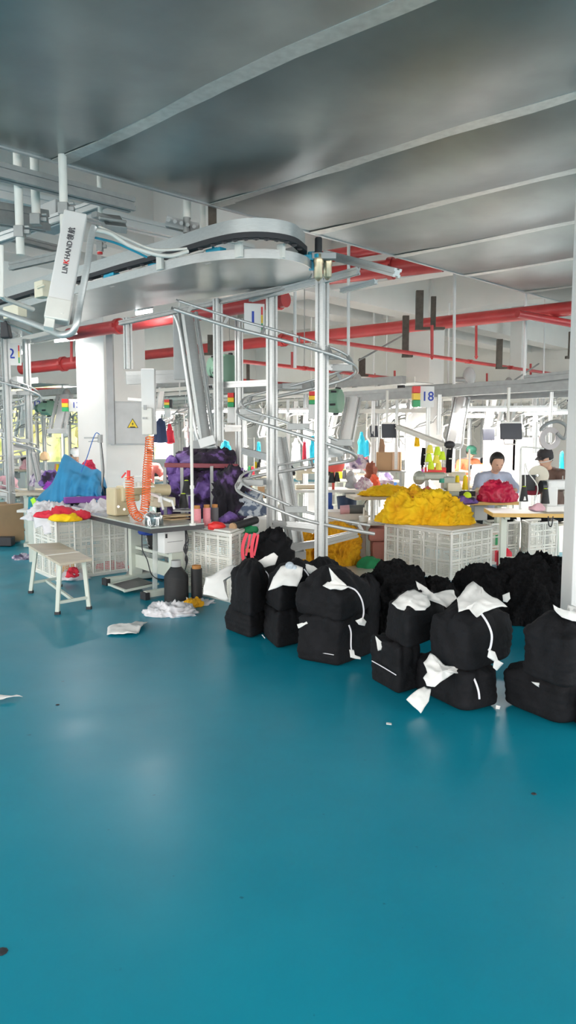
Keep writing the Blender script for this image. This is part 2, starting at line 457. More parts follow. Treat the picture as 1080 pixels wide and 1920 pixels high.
# ------------------------------------------------------------------ steel deck overhead
DZ = 3.45
deck = thing('overhead_deck', 'large galvanised steel deck of wide overlapping sheets over the aisle', 'deck', on(400, 385, DZ))
e0 = on(400, 385, DZ)
ed = (on(887, 517, DZ) - on(115, 300, DZ)); ed.z = 0; ed.normalize()     # direction of the free edge
sd = V((-ed.y, ed.x, 0)); sd = sd if sd.y < 0 else -sd                    # over the viewer
sd = (E1 * -1)
def edge_t(px, py): return (on(px, py, DZ) - e0).dot(ed)
seams = [edge_t(115, 300), 0., edge_t(590, 436), edge_t(745, 480), edge_t(880, 515), edge_t(990, 547)]
seams = [seams[0] - 2.3, seams[0] - 1.15 * 0] + seams[1:]
st = seams[-1] - seams[-2]
seams += [seams[-1] + 1.3, seams[-1] + 2.6, seams[-1] + 3.9, seams[-1] + 5.2]
seams.insert(0, seams[0] - 2.0)
WID = 5.6
for i in range(len(seams) - 1):
    s = MB(); n, k = 10, 8
    t0, t1 = seams[i], seams[i + 1]
    g = [[None] * (k + 1) for _ in range(n + 1)]; g2 = [[None] * (k + 1) for _ in range(n + 1)]
    for a in range(n + 1):
        for b in range(k + 1):
            x = b / k; sag = -.06 * math.sin(PI * x) + .006 * fbm((a * .4, b * .5, i * 3.))
            if a == 0: sag = 0
            p = e0 + ed * (t0 + (t1 - t0) * x) + sd * (WID * a / n) + UP * sag
            g[a][b] = s.v(p); g2[a][b] = s.v(p + UP * .012)
    for a in range(n):
        for b in range(k):
            s.bm.faces.new([g[a][b], g[a + 1][b], g[a + 1][b + 1], g[a][b + 1]]); s.bm.faces.new([g2[a][b], g2[a][b + 1], g2[a + 1][b + 1], g2[a + 1][b]])
    per = [(a, 0) for a in range(n + 1)] + [(n, b) for b in range(1, k + 1)] + [(a, k) for a in range(n - 1, -1, -1)] + [(0, b) for b in range(k - 1, 0, -1)]
    for (a, b), (c, d) in zip(per, per[1:] + per[:1]): s.bm.faces.new([g[a][b], g[c][d], g2[c][d], g2[a][b]])
    s.build('steel_sheet', STEEL, deck, smooth=40)
for t in seams[1:-1]:
    s = MB(); s.strip([e0 + ed * (t + .03 * math.sin(j * 1.3)) + sd * (WID * j / 10) + UP * -.006 for j in range(11)], .12, .006)
    s.build('seam_strip', SEAM, deck)
s = MB(); s.beam(e0 + ed * seams[0] + UP * .005, e0 + ed * seams[-1] + UP * .005, .03, .035); s.build('edge_trim', ALU, deck)
# steel channels that carry the deck, above it
s = MB()
for t in (seams[0] + .5, seams[3], seams[6] + .3): s.beam(e0 + ed * t + UP * .07, e0 + ed * t + sd * WID + UP * .07, .05, .1)
s.build('support_channel', ALU_D, deck)

# ------------------------------------------------------------------ red sprinkler pipes
def pipe(a, b, r, label, flanges=(), name='sprinkler_pipe', hang=(), ends=True):
    a, b = V(a), V(b)
    if b.x / b.y > .384: b = b + (b - a).normalized() * 4
    t = thing(name, label, 'pipe', (a + b) / 2, group='red sprinkler pipes under the ceiling')
    s = MB(); s.cyl(a, b, r, n=20); s.build('pipe_run', RED, t, smooth=40)
    d = (b - a).normalized()
    for f in flanges:
        c = a + (b - a) * f; s = MB(); s.cyl(c - d * .035, c + d * .035, r * 1.22, n=20); x = d.cross(UP).normalized()
        for sg in (-1, 1): s.box(c + x * sg * r * 1.3, (.05, .05, .05), Matrix((x, d, UP)).transposed())
        s.build('coupling', RED, t, smooth=40)
    for f in hang:
        c = a + (b - a) * f; s = MB(); s.cyl(c, V((c.x, c.y, CZ)), .008, n=8); s.build('hanger_rod', ALU_D, t)
    return t
PZ = 3.2
pipe(on(262, 667, PZ), on(1100, 575, PZ), .095, 'thick red pipe crossing the hall behind the spiral rail and sign 1', (.30, .86), hang=(.2,))
pipe(at(130, 627, 10.1), at(536, 561, 7.7), .08, 'thick red pipe passing in front of the big white column', (.28, .97))
pipe(at(40, 691, 13), at(170, 677, 12.4), .10, 'short run of thick red pipe left of the big white column', (.62,))
pipe(on(596, 484, 4.0), on(900, 433, 4.0), .085, 'red pipe high up just under the deck edge by the air filter')
pipe(on(600, 519, 3.75), on(830, 492, 3.75), .12, 'broad red pipe rising behind the long grey beam end', (.6,))
pipe(at(606, 638, 9.4), at(1085, 708, 16.), .028, 'thin red branch pipe running away to the far windows', (.3, .42), hang=(.75,))
pipe(at(440, 676, 10.5), at(770, 713, 16), .03, 'thin red branch pipe seen through the spiral frame', (.3,), hang=(.3,))
pipe(at(455, 713, 13), at(700, 733, 17), .028, 'far thin red pipe low behind the spiral frame')
pipe(at(970, 588, 9.9), at(1100, 612, 10.5), .05, 'red branch leaving the thick pipe beside the steel column')
pipe(at(60, 731, 17), at(142, 731, 16.5), .045, 'far red pipe above the left side windows')
for i, (px, y0, y1, d) in enumerate(((810, 610, 667, 10.4), (548, 660, 690, 11), (893, 605, 668, 13), (134, 634, 678, 11.9), (995, 682, 712, 15), (702, 700, 728, 16), (913, 700, 724, 16), (740, 695, 713, 15))):
    a, b = at(px, y0, d), at(px, y1, d); s = MB(); s.cyl(a, b, .022, n=10)
    if i % 2 == 0: s.cyl(b - UP * .0, b - UP * .05, .035, .012, n=10)
    tag(s.build('sprinkler_drop', RED, smooth=40), ['thin red drop pipe below the thick pipe by the dark bracket', 'thin red drop behind the spiral frame', 'thin red drop between the pipes above the stair of beams', 'thin red drop left of the big white column', 'thin red drop beside the right-hand rail beam', 'small red drop right of the green motor hood', 'small red drop left of the pale fan', 'small red drop near the second column'][i], 'pipe')
# dark ceiling brackets and pale rods
def bracket(px, y0, y1, d, w, u, label):
    s = MB(); a, b = at(px, y0, d), at(px, y1, d); s.beam(V((a.x, a.y, a.z)), V((a.x, a.y, b.z)), w, w * .7, up=V((0, 1, 0)))
    s.box(V((a.x + u / 2, a.y, b.z)), (abs(u) + w, w, .03))
    tag(s.build('pipe_hanger', BROWNS), label, 'bracket', 'dark steel pipe brackets')
bracket(787, 545, 616, 10.6, .10, .3, 'dark steel pipe bracket under the beam, the largest one')
bracket(813, 556, 617, 11.1, .07, 0, 'slim dark bracket just right of the largest one')
bracket(761, 592, 668, 11, .09, .06, 'dark bracket hanging beside the thick red pipe, second column side')
bracket(937, 636, 690, 12.5, .09, .08, 'dark bracket hanging above the long grey beams')
bracket(679, 672, 704, 13, .11, .05, 'short dark bracket right of the spiral rail')
bracket(502, 645, 692, 11.2, .045, 0, 'narrow dark bracket between the two spiral posts')
bracket(465, 682, 718, 11.5, .05, .04, 'dark bracket below the green motor seen behind the frame')
bracket(394, 628, 664, 10.5, .07, -.1, 'dark bracket at the slanted lift arm')
bracket(398, 386, 440, 6.8, .07, 0, 'dark bracket hanging just under the deck edge')
bracket(1072, 622, 670, 9, .06, -.03, 'dark bracket beside the steel column')
for i, (px, y0, y1, d, r) in enumerate(((851, 560, 728, 10.6, .022), (983, 600, 716, 11, .022), (653, 555, 690, 9.5, .02), (553, 655, 690, 9, .02), (337, 660, 742, 12, .012), (840, 690, 722, 14, .02), (1019, 640, 700, 13, .015), (700, 700, 735, 15, .02), (724, 700, 735, 15, .012), (583, 700, 735, 15, .015))):
    a, b = at(px, y0, d), at(px, y1, d); s = MB(); s.cyl(V((a.x, a.y, 3.95)), b, r, n=10)
    tag(s.build('hanging_rod', WHITE, smooth=40), 'thin pale steel rod from the ceiling to the rail beams', 'rod', 'pale rods that carry the rail beams')
for i, (p, q) in enumerate((((672, 676), (768, 622)), ((960, 716), (1010, 682)), ((566, 745), (640, 700)))):
    d = 11.5 + i; s = MB(); s.cyl(at(*p, d), at(*q, d + .6), .014, n=8)
    tag(s.build('brace_rod', ALU_D), ['slanting brace rod right of the spiral rail', 'slanting brace rod over the right rail beam', 'faint slanting brace rod between spiral and pipes'][i], 'rod')

# ------------------------------------------------------------------ slotted aluminium beams near the deck
def px_out(p): return abs(p.x / p.y) > .384
def alu(name, pts, w, h, label, group=None, m=None, cat='beam'):
    a, b = V(pts[0]), V(pts[1])
    if px_out(a): a = a - (b - a).normalized() * 2.2
    if px_out(b): b = b + (b - a).normalized() * 2.2
    s = MB(); s.beam(a, b, w, h, prof=True)
    return tag(s.build(name, m or ALU), label, cat, group)
alu('aluminium_beam', (at(-60, 306, 5.1), at(247, 385, 6.1)), .10, .10, 'near slotted aluminium beam ending in mid air under the deck', m=ALU_D)
alu('aluminium_beam', (at(-60, 392, 5.7), at(86, 415, 6.3)), .10, .16, 'deep grey aluminium beam meeting the clamp below the near beam', m=ALU_D)
alu('aluminium_beam', (at(-40, 462, 6.6), at(200, 378, 6.4)), .08, .07, 'pale aluminium beam crossing under the near beam at the clamps')
alu('aluminium_beam', (at(-40, 355, 7.2), at(470, 470, 9.6)), .16, .12, 'long pale aluminium beam running behind the hanging tubes', m=WHITE)
alu('aluminium_beam', (at(470, 560, 7.5), at(672, 508, 6.4)), .05, .06, 'grey beam reaching past the air filter under the red pipe')
alu('aluminium_beam', (at(225, 606, 8.2), at(590, 528, 6.95)), .05, .045, 'aluminium beam along the under edge of the loop plate', m=ALU_D)
alu('aluminium_beam', (at(640, 545, 8.2), at(705, 528, 7.9)), .06, .05, 'small pale beam end behind the long grey beam', m=WHITE)
alu('aluminium_beam', (at(0, 440, 7.5), at(120, 470, 8.1)), .1, .06, 'flat pale rail behind the white hanging tubes', m=ALU_D)
alu('aluminium_beam', (at(20, 500, 8.2), at(118, 478, 7.5)), .05, .08, 'short rail seen left of the printed arm', m=ALU_D)
alu('aluminium_beam', (at(612, 477, 6.9), at(745, 512, 6.25)), .09, .07, 'grey slotted beam sloping right from the air filter')

# white hanging tubes with clamps
def hang_tube(px, y0, y1, d, r, label, clamp=None, tip=False):
    a, b = at(px, y0, d), at(px, y1, d); b = V((a.x, a.y, b.z)); t = thing('hanging_tube', label, 'tube', b, group='white hanging tubes')
    top = V((a.x, a.y, CZ if y0 < 400 else a.z))
    s = MB(); s.cyl(b, top, r, n=16); s.build('tube_body', PLAS, t, smooth=40)
    if tip: s = MB(); s.cyl(b - UP * .012, b + UP * .006, r * 1.05, n=16); s.build('tip', REDB, t, smooth=40)
    if clamp:
        c = at(px, clamp, d); c = V((a.x, a.y, c.z)); s = MB(); s.box(c, (r * 2.4, r * 2.4, .08)); s.box(c + V((r * 1.8, 0, 0)), (r * 1.6, r * 1.3, .03)); s.cyl(c + V((r * 1.6, -.03, .03)), c + V((r * 2.8, -.03, .03)), .010)
        s.build('clamp', ALU_D, t, bevel=.004)
hang_tube(32, 290, 478, 5.5, 0.029, 'white hanging tube, leftmost, ending lowest', 435)
hang_tube(64, 290, 412, 5.9, 0.033, 'white hanging tube with red ring, second from the side', 412, True)
hang_tube(117, 300, 448, 5.4, 0.029, 'white hanging tube clamped beside the printed arm', 392, True)
hang_tube(186, 320, 400, 6.2, .02, 'short white tube above the arm pivot', None)
hang_tube(350, 360, 410, 6.8, .035, 'short pale tube above the valve block', None)
hang_tube(380, 372, 440, 7.0, .025, 'thin white tube right of the valve block', None)
hang_tube(187, 456, 474, 6.6, .022, 'stub of white tube behind the bent rail', 462, True)
# valve block
t = thing('hanging_valve_block', 'small grey mechanism hanging left of the loop rail under the deck', 'mechanism', at(335, 425, 6.6))
vx = (at(370, 432, 6.6) - at(312, 415, 6.6)).normalized()
s = MB(); s.beam(at(312, 416, 6.6), at(372, 430, 6.6), .08, .085); s.build('block_body', GREYP, t, bevel=.006)
s = MB()
for k in range(5): s.cyl(at(316 + k * 12, 412 + k * 3.2, 6.52), at(316 + k * 12, 412 + k * 3.2, 6.42), .016)
s.cyl(at(350, 408, 6.5), at(350, 437, 6.5), .03); s.build('knob', ALU_D, t, smooth=40)
# stainless clip frame and grey box left
s = MB(); s.box(at(103, 408, 6.7), (.36, .2, .20), RH); tag(s.build('mounted_junction_box', GREYP, bevel=.01), 'grey-green junction box behind the clamped white tube', 'box')
s = MB(); s.beam(at(205, 408, 5.9), at(218, 430, 5.7), .16, .05); s.beam(at(176, 402, 5.6), at(232, 424, 5.9), .05, .04); s.cyl(at(186, 408, 5.5), at(236, 416, 5.7), .012)
tag(s.build('pivot_bracket', ALU_D, bevel=.004), 'bolted pivot bracket above the bent tube by the printed arm', 'bracket')

# ------------------------------------------------------------------ loop plate, chain and rail
def loop_system(D, labels):
    dv = V(D)
    pz = lambda px, py, z: on(px, py, z) + dv
    t = thing('loop_tray', labels[0], 'tray', pz(420, 520, 2.9))
    near = [pz(x, y, 2.9) for x, y in ((-40, 603), (60, 571), (150, 547), (250, 521), (330, 500), (380, 490), (440, 484), (500, 483), (545, 487), (575, 497), (586, 510))]
    far = [pz(x, y, 2.9) for x, y in ((577, 525), (540, 535), (480, 545), (400, 558), (300, 572), (200, 592), (80, 622), (-40, 650))]
    nr, fr = crom(near, 4), crom(far, 3)
    s = MB(); s.prism(nr + fr, (0, 0, .006)); s.build('tray_plate', STEEL, t)
    s = MB(); s.strip([p + UP * .03 for p in crom(near + far[:3], 4)], .008, .07); s.build('lip', ALU, t, smooth=50)
    # rail and chain
    z = 3.02
    top = [pz(x, y, z) for x, y in ((-30, 575), (60, 548), (110, 533), (170, 518), (230, 500), (290, 484), (340, 470), (400, 452), (450, 442), (500, 441), (545, 449), (568, 466))]
    r = thing('conveyor_rail', labels[1], 'rail', pz(420, 450, 3.1))
    path = crom(top, 5)
    end = path[-1]; cc = pz(500, 478, z)
    back = crom([path[-1], pz(560, 486, z), pz(520, 496, z), pz(440, 505, z), pz(330, 524, z), pz(200, 556, z)], 5)
    s = MB(); s.strip([p + UP * .07 for p in path + back[1:]], .035, .10); s.build('rail_band', ALU, r, smooth=40)
    s = MB(); s.strip([p + UP * -.005 for p in path + back[1:]], .07, .04); s.build('chain_bed', DARK, r, smooth=40)
    for i in range(3, len(path) - 1, 2):
        s = MB(); p = path[i]; s.cyl(p - UP * .04, p - UP * .015, .010, n=8); s.box(p - UP * .03, (.04, .02, .012)); s.build('chain_link', BLACKM, r)
    for x, y in ((145, 540), (300, 492), (448, 468), (527, 470), (390, 480), (210, 525)):
        s = MB(); p = pz(x, y, 2.96); s.box(V((p.x, p.y, 2.955)), (.07, .03, .11), RH); s.build('support_block', PLAS, r, bevel=.003)
    for x, y in ((205, 517), (290, 497), (400, 472), (580, 484)):
        p = pz(x, y, 2.985); s = MB(); s.box(p, (.13, .05, .045), RH); s.box(p + E1 * -.08, (.07, .07, .03), RH); s.cyl(p + UP * -.01, p + UP * .05, .012); s.build('pneumatic_gate', BLUEC, r, bevel=.003)
    return t, r
loop_system((0, 0, 0), ('rounded galvanised tray under the near conveyor loop', 'near conveyor rail curving round the loop above its tray'))
loop_system(E1 * 5.2 + UP * -.02, ('second galvanised tray farther left behind the printed arm', 'second conveyor rail behind the printed arm'))
# outer feed rail: bent white tube into the loop
s = MB(); s.tube(crom([at(168, 430, 5.6), at(205, 437, 5.6), at(240, 459, 5.6), at(280, 474, 5.6), at(318, 480, 5.7), at(352, 471, 5.8)], 6), .016); s.tube(crom([at(180, 422, 5.65), at(240, 449, 5.65), at(290, 468, 5.65), at(350, 466, 5.8)], 6), .010)
tag(s.build('feed_rail', PLAS, smooth=50), 'curved cream feed rail dipping from the arm into the loop', 'rail')
s = MB(); s.tube(crom([at(175, 385 + 60, 6.0), at(215, 455, 6.2), at(250, 470, 6.3), at(275, 482, 6.4)], 6), .01)
tag(s.build('air_hose', BLUEC, smooth=50), 'thin blue-grey air hose behind the curved feed rail', 'hose')

# lift arm with printed cover and bent tube
t = thing('garment_lifter', 'slanted white lift arm with printed lettering on its cover', 'lift arm', at(105, 600, 5.0))
p0, p1 = at(142, 402, 5.25), at(106, 603, 4.95)
ax = (p1 - p0).normalized(); nx = V((.93, .25, 0)); nx = (nx - ax * nx.dot(ax)).normalized(); ny = ax.cross(nx); ny = ny if ny.y < 0 else -ny
R = Matrix((nx, ny, ax)).transposed()
s = MB(); L = (p1 - p0).length; s.box((p0 + p1) / 2, (.150, .07, L), R); s.build('arm_cover', WHITE, t, bevel=.008)
s = MB(); s.box(p1 - ax * .075 + ny * .002, (.156, .078, .15), R); s.build('arm_foot', PLAS, t, bevel=.008)
s = MB(); s.box(p1 + ax * .03 - nx * .04, (.06, .05, .06), R); s.cyl(p1 - ax * .05 + ny * .04 + nx * .03, p1 - ax * .05 + ny * .045 + nx * .03, .01); s.build('hook', PLAS, t)
up_t = -ax; mid = p0 + ax * L * .36 + ny * .037
xd = up_t                                              # the lettering reads upwards along the arm
yd = -nx if True else nx
GI, RI = mat('grey_ink', (.10, .10, .11), .5), mat('red_ink', (.75, .03, .03), .5)
text_run([('LIN', GI), ('K', RI), ('HAND', GI), ('\u9886', GI), ('\u822a', GI)], 'lettering', .048, p0 + ax * L * .37 + ny * .037, xd, yd, t, bold=.0006)
s = MB(); s.tube(crom([at(178, 424, 5.1), at(172, 440, 5.08), at(163, 500, 5.0), at(150, 570, 4.95), at(145, 600, 4.9), at(136, 622, 4.9), at(118, 628, 4.95), at(100, 622, 5.1), at(60, 606, 5.4), at(-20, 578, 5.9)], 7), .022, n=12)
tag(s.build('bent_rail', ALU, smooth=50), 'shiny bent metal tube curving under the printed lift arm', 'tube')
s = MB(); s.tube([at(2, 460, 5.4), at(3, 556, 5.4), at(8, 560, 5.5), at(62, 580, 5.8)], .018); s.tube([at(0, 600, 6), at(60, 625, 6.1)], .014); tag(s.build('hook_rail', PLAS, smooth=50), 'thin white angled rail at the picture side under the tray', 'rail')
s = MB(); s.box(at(80, 543, 6.2), (.13, .08, .13), RH); s.cyl(at(70, 540, 6.05), at(84, 534, 6.0), .012); s.box(at(28, 585, 6.3), (.25, .08, .1), RH)
tag(s.build('gate_box', CREAM, bevel=.006), 'cream actuator box on the rail left of the printed arm', 'box')
s = MB(); s.prism([at(0, 600, 6), at(12, 601, 6), at(18, 632, 6), at(0, 634, 6)], (0, .08, 0)); tag(s.build('rail_guide', DARK, bevel=.01), 'black rubber guide at the end of the far left rail', 'guide')

# air filter unit
t = thing('air_filter', 'twin brass air filter with black regulator knob on the spiral post', 'air filter', at(605, 522, 6.3))
c0, c1_ = at(597, 490, 6.35), at(614, 492, 6.45)
for c, h in ((c0, .13), (c1_, .115)):
    s = MB(); s.lathe([(.008, -h - .03), (.02, -h - .02), (.036, -h), (.037, -.02), (.042, -.01), (.042, .05), (.034, .06)], c, 16); s.build('filter_bowl', BRASS, t, smooth=45)
s = MB(); s.box(c0 + V((.045, 0, .04)), (.20, .07, .05)); s.build('manifold', GREYP, t, bevel=.005)
s = MB(); s.lathe([(.034, .06), (.036, .075), (.03, .08), (.03, .18), (.026, .19), (0, .19)], c0, 16); s.build('regulator_knob', DARK, t, smooth=45)
s = MB(); s.cyl(c1_ + V((0, -.05, .05)), c1_ + V((0, -.075, .05)), .028, n=16); s.build('gauge', ALU_D, t, smooth=45)
s = MB(); s.beam(c0 + V((-.05, .06, -.06)), c0 + V((-.05, .06, .09)), .05, .03); s.box(c0 + V((-.08, 0, .03)), (.08, .04, .04)); s.build('blue_coupler', BLUEC, t)

# ------------------------------------------------------------------ spiral frames
A0 = at(603, 820, 6.75); B0 = at(510, 820, 7.35); G0 = at(449, 820, 8.9)
def post(s, p, z0, z1, w=.085): s.beam(V((p.x, p.y, z0)), V((p.x, p.y, z1)), w, w, up=E1, prof=True)
fr = thing('spiral_tower', 'aluminium post frame carrying the spiral rail beside sign 1', 'frame', (A0.x, A0.y, 0))
for p, z0, z1, w in ((A0, 0, 2.92, .088), (B0, 0, 2.9, .08), (G0, .1, 2.88, .07)):
    s = MB(); post(s, p, z0, z1, w); s.build('post', ALU, fr)
    if z0 == 0: s = MB(); s.box(V((p.x, p.y, .02)), (.16, .16, .03), RH); s.build('foot_plate', ALU_D, fr, bevel=.004)
def tz(px, py, d): return at(px, py, d)
for a, b, w, h in (((515, 982, 7.3), (603, 994, 6.8), .06, .07), ((515, 1030, 7.35), (605, 1018, 7.4), .06, .07), ((605, 1016, 7.0), (666, 1001, 7.9), .08, .07), ((454, 783, 8.5), (508, 783, 7.5), .05, .05), ((448, 785 + 18, 8.6), (416, 803, 7.6), .06, .07), ((414, 722, 7.6), (505, 718, 7.4), .06, .06), ((606, 690, 6.8), (650, 686, 7.0), .05, .05), ((606, 850, 6.8), (640, 846, 7), .05, .09), ((455, 905, 8), (508, 903, 7.4), .05, .06), ((540, 982, 7), (600, 988, 6.8), .05, .05), ((455, 845, 8), (504, 858, 7.5), .04, .07)):
    s = MB(); s.beam(tz(*a), tz(*b), w, h, prof=True); s.build('crossbar', ALU, fr)
sw = [(322, 578, 6.9), (380, 597, 6.85), (450, 618, 6.8), (520, 636, 6.75), (590, 655, 6.7), (640, 672, 6.75), (668, 690, 6.95), (660, 705, 7.2), (620, 720, 7.3), (560, 735, 7.5), (490, 750, 7.6), (455, 760, 7.55), (445, 772, 7.35), (460, 785, 7.15), (510, 800, 6.95), (570, 818, 6.8), (630, 838, 6.75), (664, 852, 6.9), (662, 862, 7.1), (620, 870, 7.3), (560, 879, 7.5), (490, 891, 7.6), (455, 900, 7.55), (443, 912, 7.35), (455, 927, 7.15), (510, 951, 6.9), (570, 974, 6.75), (640, 990, 6.75), (702, 1001, 6.8)]
rail = thing('spiral_rail', 'double tube rail winding down in a long spiral beside sign 1', 'spiral rail', at(560, 800, 7.1))
path = crom([at(*w) for w in sw], 7)
s = MB(); s.tube(path, .017, n=8); s.build('lower_tube', ALU, rail, smooth=50)
cen = at(555, 800, 7.15); cen.z = 0
up2 = []
for p in path:
    q = V((p.x, p.y, 0)) - cen; up2.append(p + UP * .075 + q.normalized() * -.045)
s = MB(); s.tube(up2, .012, n=8); s.build('upper_tube', ALU, rail, smooth=50)
for i in range(4, len(path) - 1, 7): s = MB(); s.beam(path[i] + UP * .0, up2[i], .012, .03); s.build('rung', ALU_D, rail)
for (x, y, d) in ((618, 668, 6.8), (548, 724, 7.5), (640, 690, 6.85), (470, 772, 7.2), (560, 800, 6.85), (640, 830, 6.8), (475, 905, 7.3), (555, 955, 6.8)):
    s = MB(); s.box(at(x, y, d), (.20, .03, .06), Matrix.Rotation(-.1, 3, 'Z')); s.build('bracket_plate', ALU_D, rail, bevel=.004)
for i, k in enumerate((1, 2)):
    dv = E1 * 5.75 * k
    copy_tree(fr, V(fr.location) + dv, label=['aluminium post frame of the second spiral at sign 2', 'aluminium post frame of the third spiral, farthest back'][i])
    copy_tree(rail, V(rail.location) + dv, label=['second spiral rail winding down beside sign 2', 'third spiral rail farthest back past sign 2'][i])
s = MB(); q = at(55, 820, 10.9); s.beam(V((q.x, q.y, 0)), V((q.x, q.y, 2.9)), .08, .08, up=E1, prof=True)
tag(s.build('aluminium_post', ALU), 'tall aluminium post by the blue draped machine', 'post')
for (px, y0, y1, d, w, lb) in ((408, 560, 826, 7.5, .07, 'aluminium post hanging beside the slanted lift arm, open at its foot'), (239, 596, 692, 8.3, .07, 'short aluminium post hanging beside the big white column')):
    a, b = at(px, y0, d), at(px, y1, d); s = MB(); s.beam(V((a.x, a.y, b.z)), V((a.x, a.y, a.z)), w, w, up=E1, prof=True)
    tag(s.build('hanging_post', ALU), lb, 'post')
alu('rail_beam', (at(236, 709, 8.4), at(345, 705, 8.6)), .07, .14, 'double aluminium beam joining post and lift arm near the column')
alu('rail_beam', (at(62, 640, 11), at(140, 622, 9.4)), .07, .06, 'aluminium beam over sign 2 reaching to the column')
alu('rail_beam', (at(240, 748, 8.4), at(290, 752, 8.4)), .04, .03, 'small lower bar under the double aluminium beam')

def slant_arm(name_lbl, tube_lbl, top, bot, d, w, tubep, cover=ALU):
    t = thing('garment_lifter', name_lbl, 'lift arm', at(*bot, d))
    a, b = at(*top, d + .2), at(*bot, d)
    s = MB(); s.beam(a, b, w, .05); s.build('arm_body', cover, t, bevel=.004)
    s = MB(); x = V((w * .75, 0, 0)); s.beam(a + x, b + x, w * .25, .04, prof=True); s.beam(a - x, b - x, w * .25, .04, prof=True); s.build('side_rail', ALU, t)
    s = MB(); s.box(b + V((0, -.02, -.03)), (w * 2, .08, .08)); s.build('end_block', GREYP, t, bevel=.004)
    if tubep:
        s = MB(); s.tube(crom([at(x, y, d - .1) for x, y in tubep], 6), .018, n=10); tag(s.build('bent_rail', ALU, smooth=50), tube_lbl, 'tube')
slant_arm('slanted aluminium lift arm running down behind the spiral top', 'bent tube along the slanted lift arm', (350, 585), (385, 828), 7.6, .12, ((325, 588), (337, 620), (352, 720), (365, 800), (373, 826), (388, 838), (404, 836)))
slant_arm('slanted lift arm inside the spiral frame, between its two posts', '', (520, 820), (556, 1035), 7.9, .10, None)
slant_arm('pale slanted lift arm hanging from the beam near sign 18', 'bent tube behind sign 18', (866, 745), (848, 832), 11, .12, ((880, 745), (870, 800), (866, 835), (855, 842)), WHITE)
slant_arm('pale slanted lift arm right of the spiral under the green motor', '', (664, 745), (648, 830), 10.5, .12, None, WHITE)
slant_arm('grey lift arm with rounded head near the left windows', '', (122, 740), (108, 805), 12.5, .16, None, GREYP)
slant_arm('slim slanted lift arm leaning by the blue draped machine', '', (62, 850), (74, 905), 10.3, .05, None, ALU)
s = MB(); a, b = at(336, 590, 7.9), at(336, 712, 7.9); s.beam(a, V((a.x, a.y, b.z)), .12, .08, up=V((0, 1, 0))); tag(s.build('motor_cover', GREYP, bevel=.006), 'grey upright motor cover behind the slanted lift arm', 'cover')
s = MB(); s.box(at(388, 828, 7.4), (.16, .05, .09), Matrix.Rotation(-.3, 3, 'Y')); tag(s.build('catch_plate', WHITE, bevel=.005), 'bright white catch plate at the foot of the slanted arm', 'plate')

# green motor hoods
def motor(px, py, d, r, rz, label):
    c = at(px, py, d); t = thing('motor_housing', label, 'motor', c, rz)
    WMt = WM[t.name]; s = MB(); s.M = WMt
    ax = V((0, -1, 0))
    s.lathe([(r * .55, .26), (r * .86, .18), (r, .02), (r, -.0), (r * .96, -.03), (r * .9, -.04), (0.02, -.045)], (0, 0, 0), 10, ax=-ax)
    s.build('hood', GREEN, t, bevel=.004)
    s = MB(); s.M = WMt; s.cyl((0, -.03, 0), (0, .02, 0), r * .28)
    s.cyl((0, .24, 0), (0, .34, 0), r * .5); s.build('hub', mat('dark_green_enamel', (.09, .18, .13), .5), t, smooth=40)
    for k in range(6):
        s = MB(); s.M = WMt; a = k * PI / 3 + .3; s.cyl((math.cos(a) * r, -.02, math.sin(a) * r), (math.cos(a) * r * 1.05, .05, math.sin(a) * r * 1.05), .014, n=8); s.build('bolt', DARK, t)
motor(428, 691, 9.0, .175, .55, 'green ten-sided motor housing seen through the frame below sign 1')
motor(398, 688, 9.3, .12, -1.1, 'smaller dark green motor hood left of the ten-sided one')
motor(634, 752, 10., .17, 1.15, 'green motor hood hanging right of the spiral rail')
motor(95, 765, 13.0, .14, 1.0, 'green motor hood near the left windows beside sign 12')

# numbered signs with light stacks
def sign(txt, px, py, d, w, h, label, stack='flat', rz=0., tpx=None, board=True, fs=.62):
    c = at(px, py, d); t = thing('number_sign', label, 'sign', c, rz)
    M = WM[t.name]; R3 = M.to_3x3(); s = MB(); s.M = M; s.box((0, 0, 0), (w, .012, h)); s.build('board', WHITE, t, bevel=.002)
    extrude_text(txt, 'numeral', BLUEI, h * fs, M @ V((-w * .08 if stack == 'flat' else w * .06, -.009, 0)), R3 @ V((1, 0, 0)), UP, t, bold=.002)
    cols = (REDB, AMBER, GREENB)
    for k in range(3):
        s = MB(); s.M = M
        if stack == 'flat': s.box((w * .36, -.009, h * (.27 - .27 * k)), (w * .07, .006, h * .26)); s.build('colour_band', cols[k], t)
        else: s.box((-w * .5 - .05, -.02, h * (.33 - .33 * k)), (.095, .09, h * .32)); s.build('lamp_segment', cols[k], t, bevel=.004)
    return t
sign('1', 477, 598, 7.6, .21, .30, 'white sign with blue number 1 between the frame posts', rz=.3)
sign('2', 24, 664, 11.4, .24, .33, 'white sign with blue number 2 on the second frame', rz=.3)
sign('18', 800, 744, 10., .20, .275, 'white sign with blue number 18 and a red amber green lamp', 'lamp', rz=.1)
sign('12', 68, 757, 13.5, .20, .22, 'small grey sign with number 12 near the left windows', 'lamp', rz=.1)
sign('13', 141, 760, 12.0, .20, .2, 'white sign with number 13 half behind the big column', 'lamp', rz=.1)
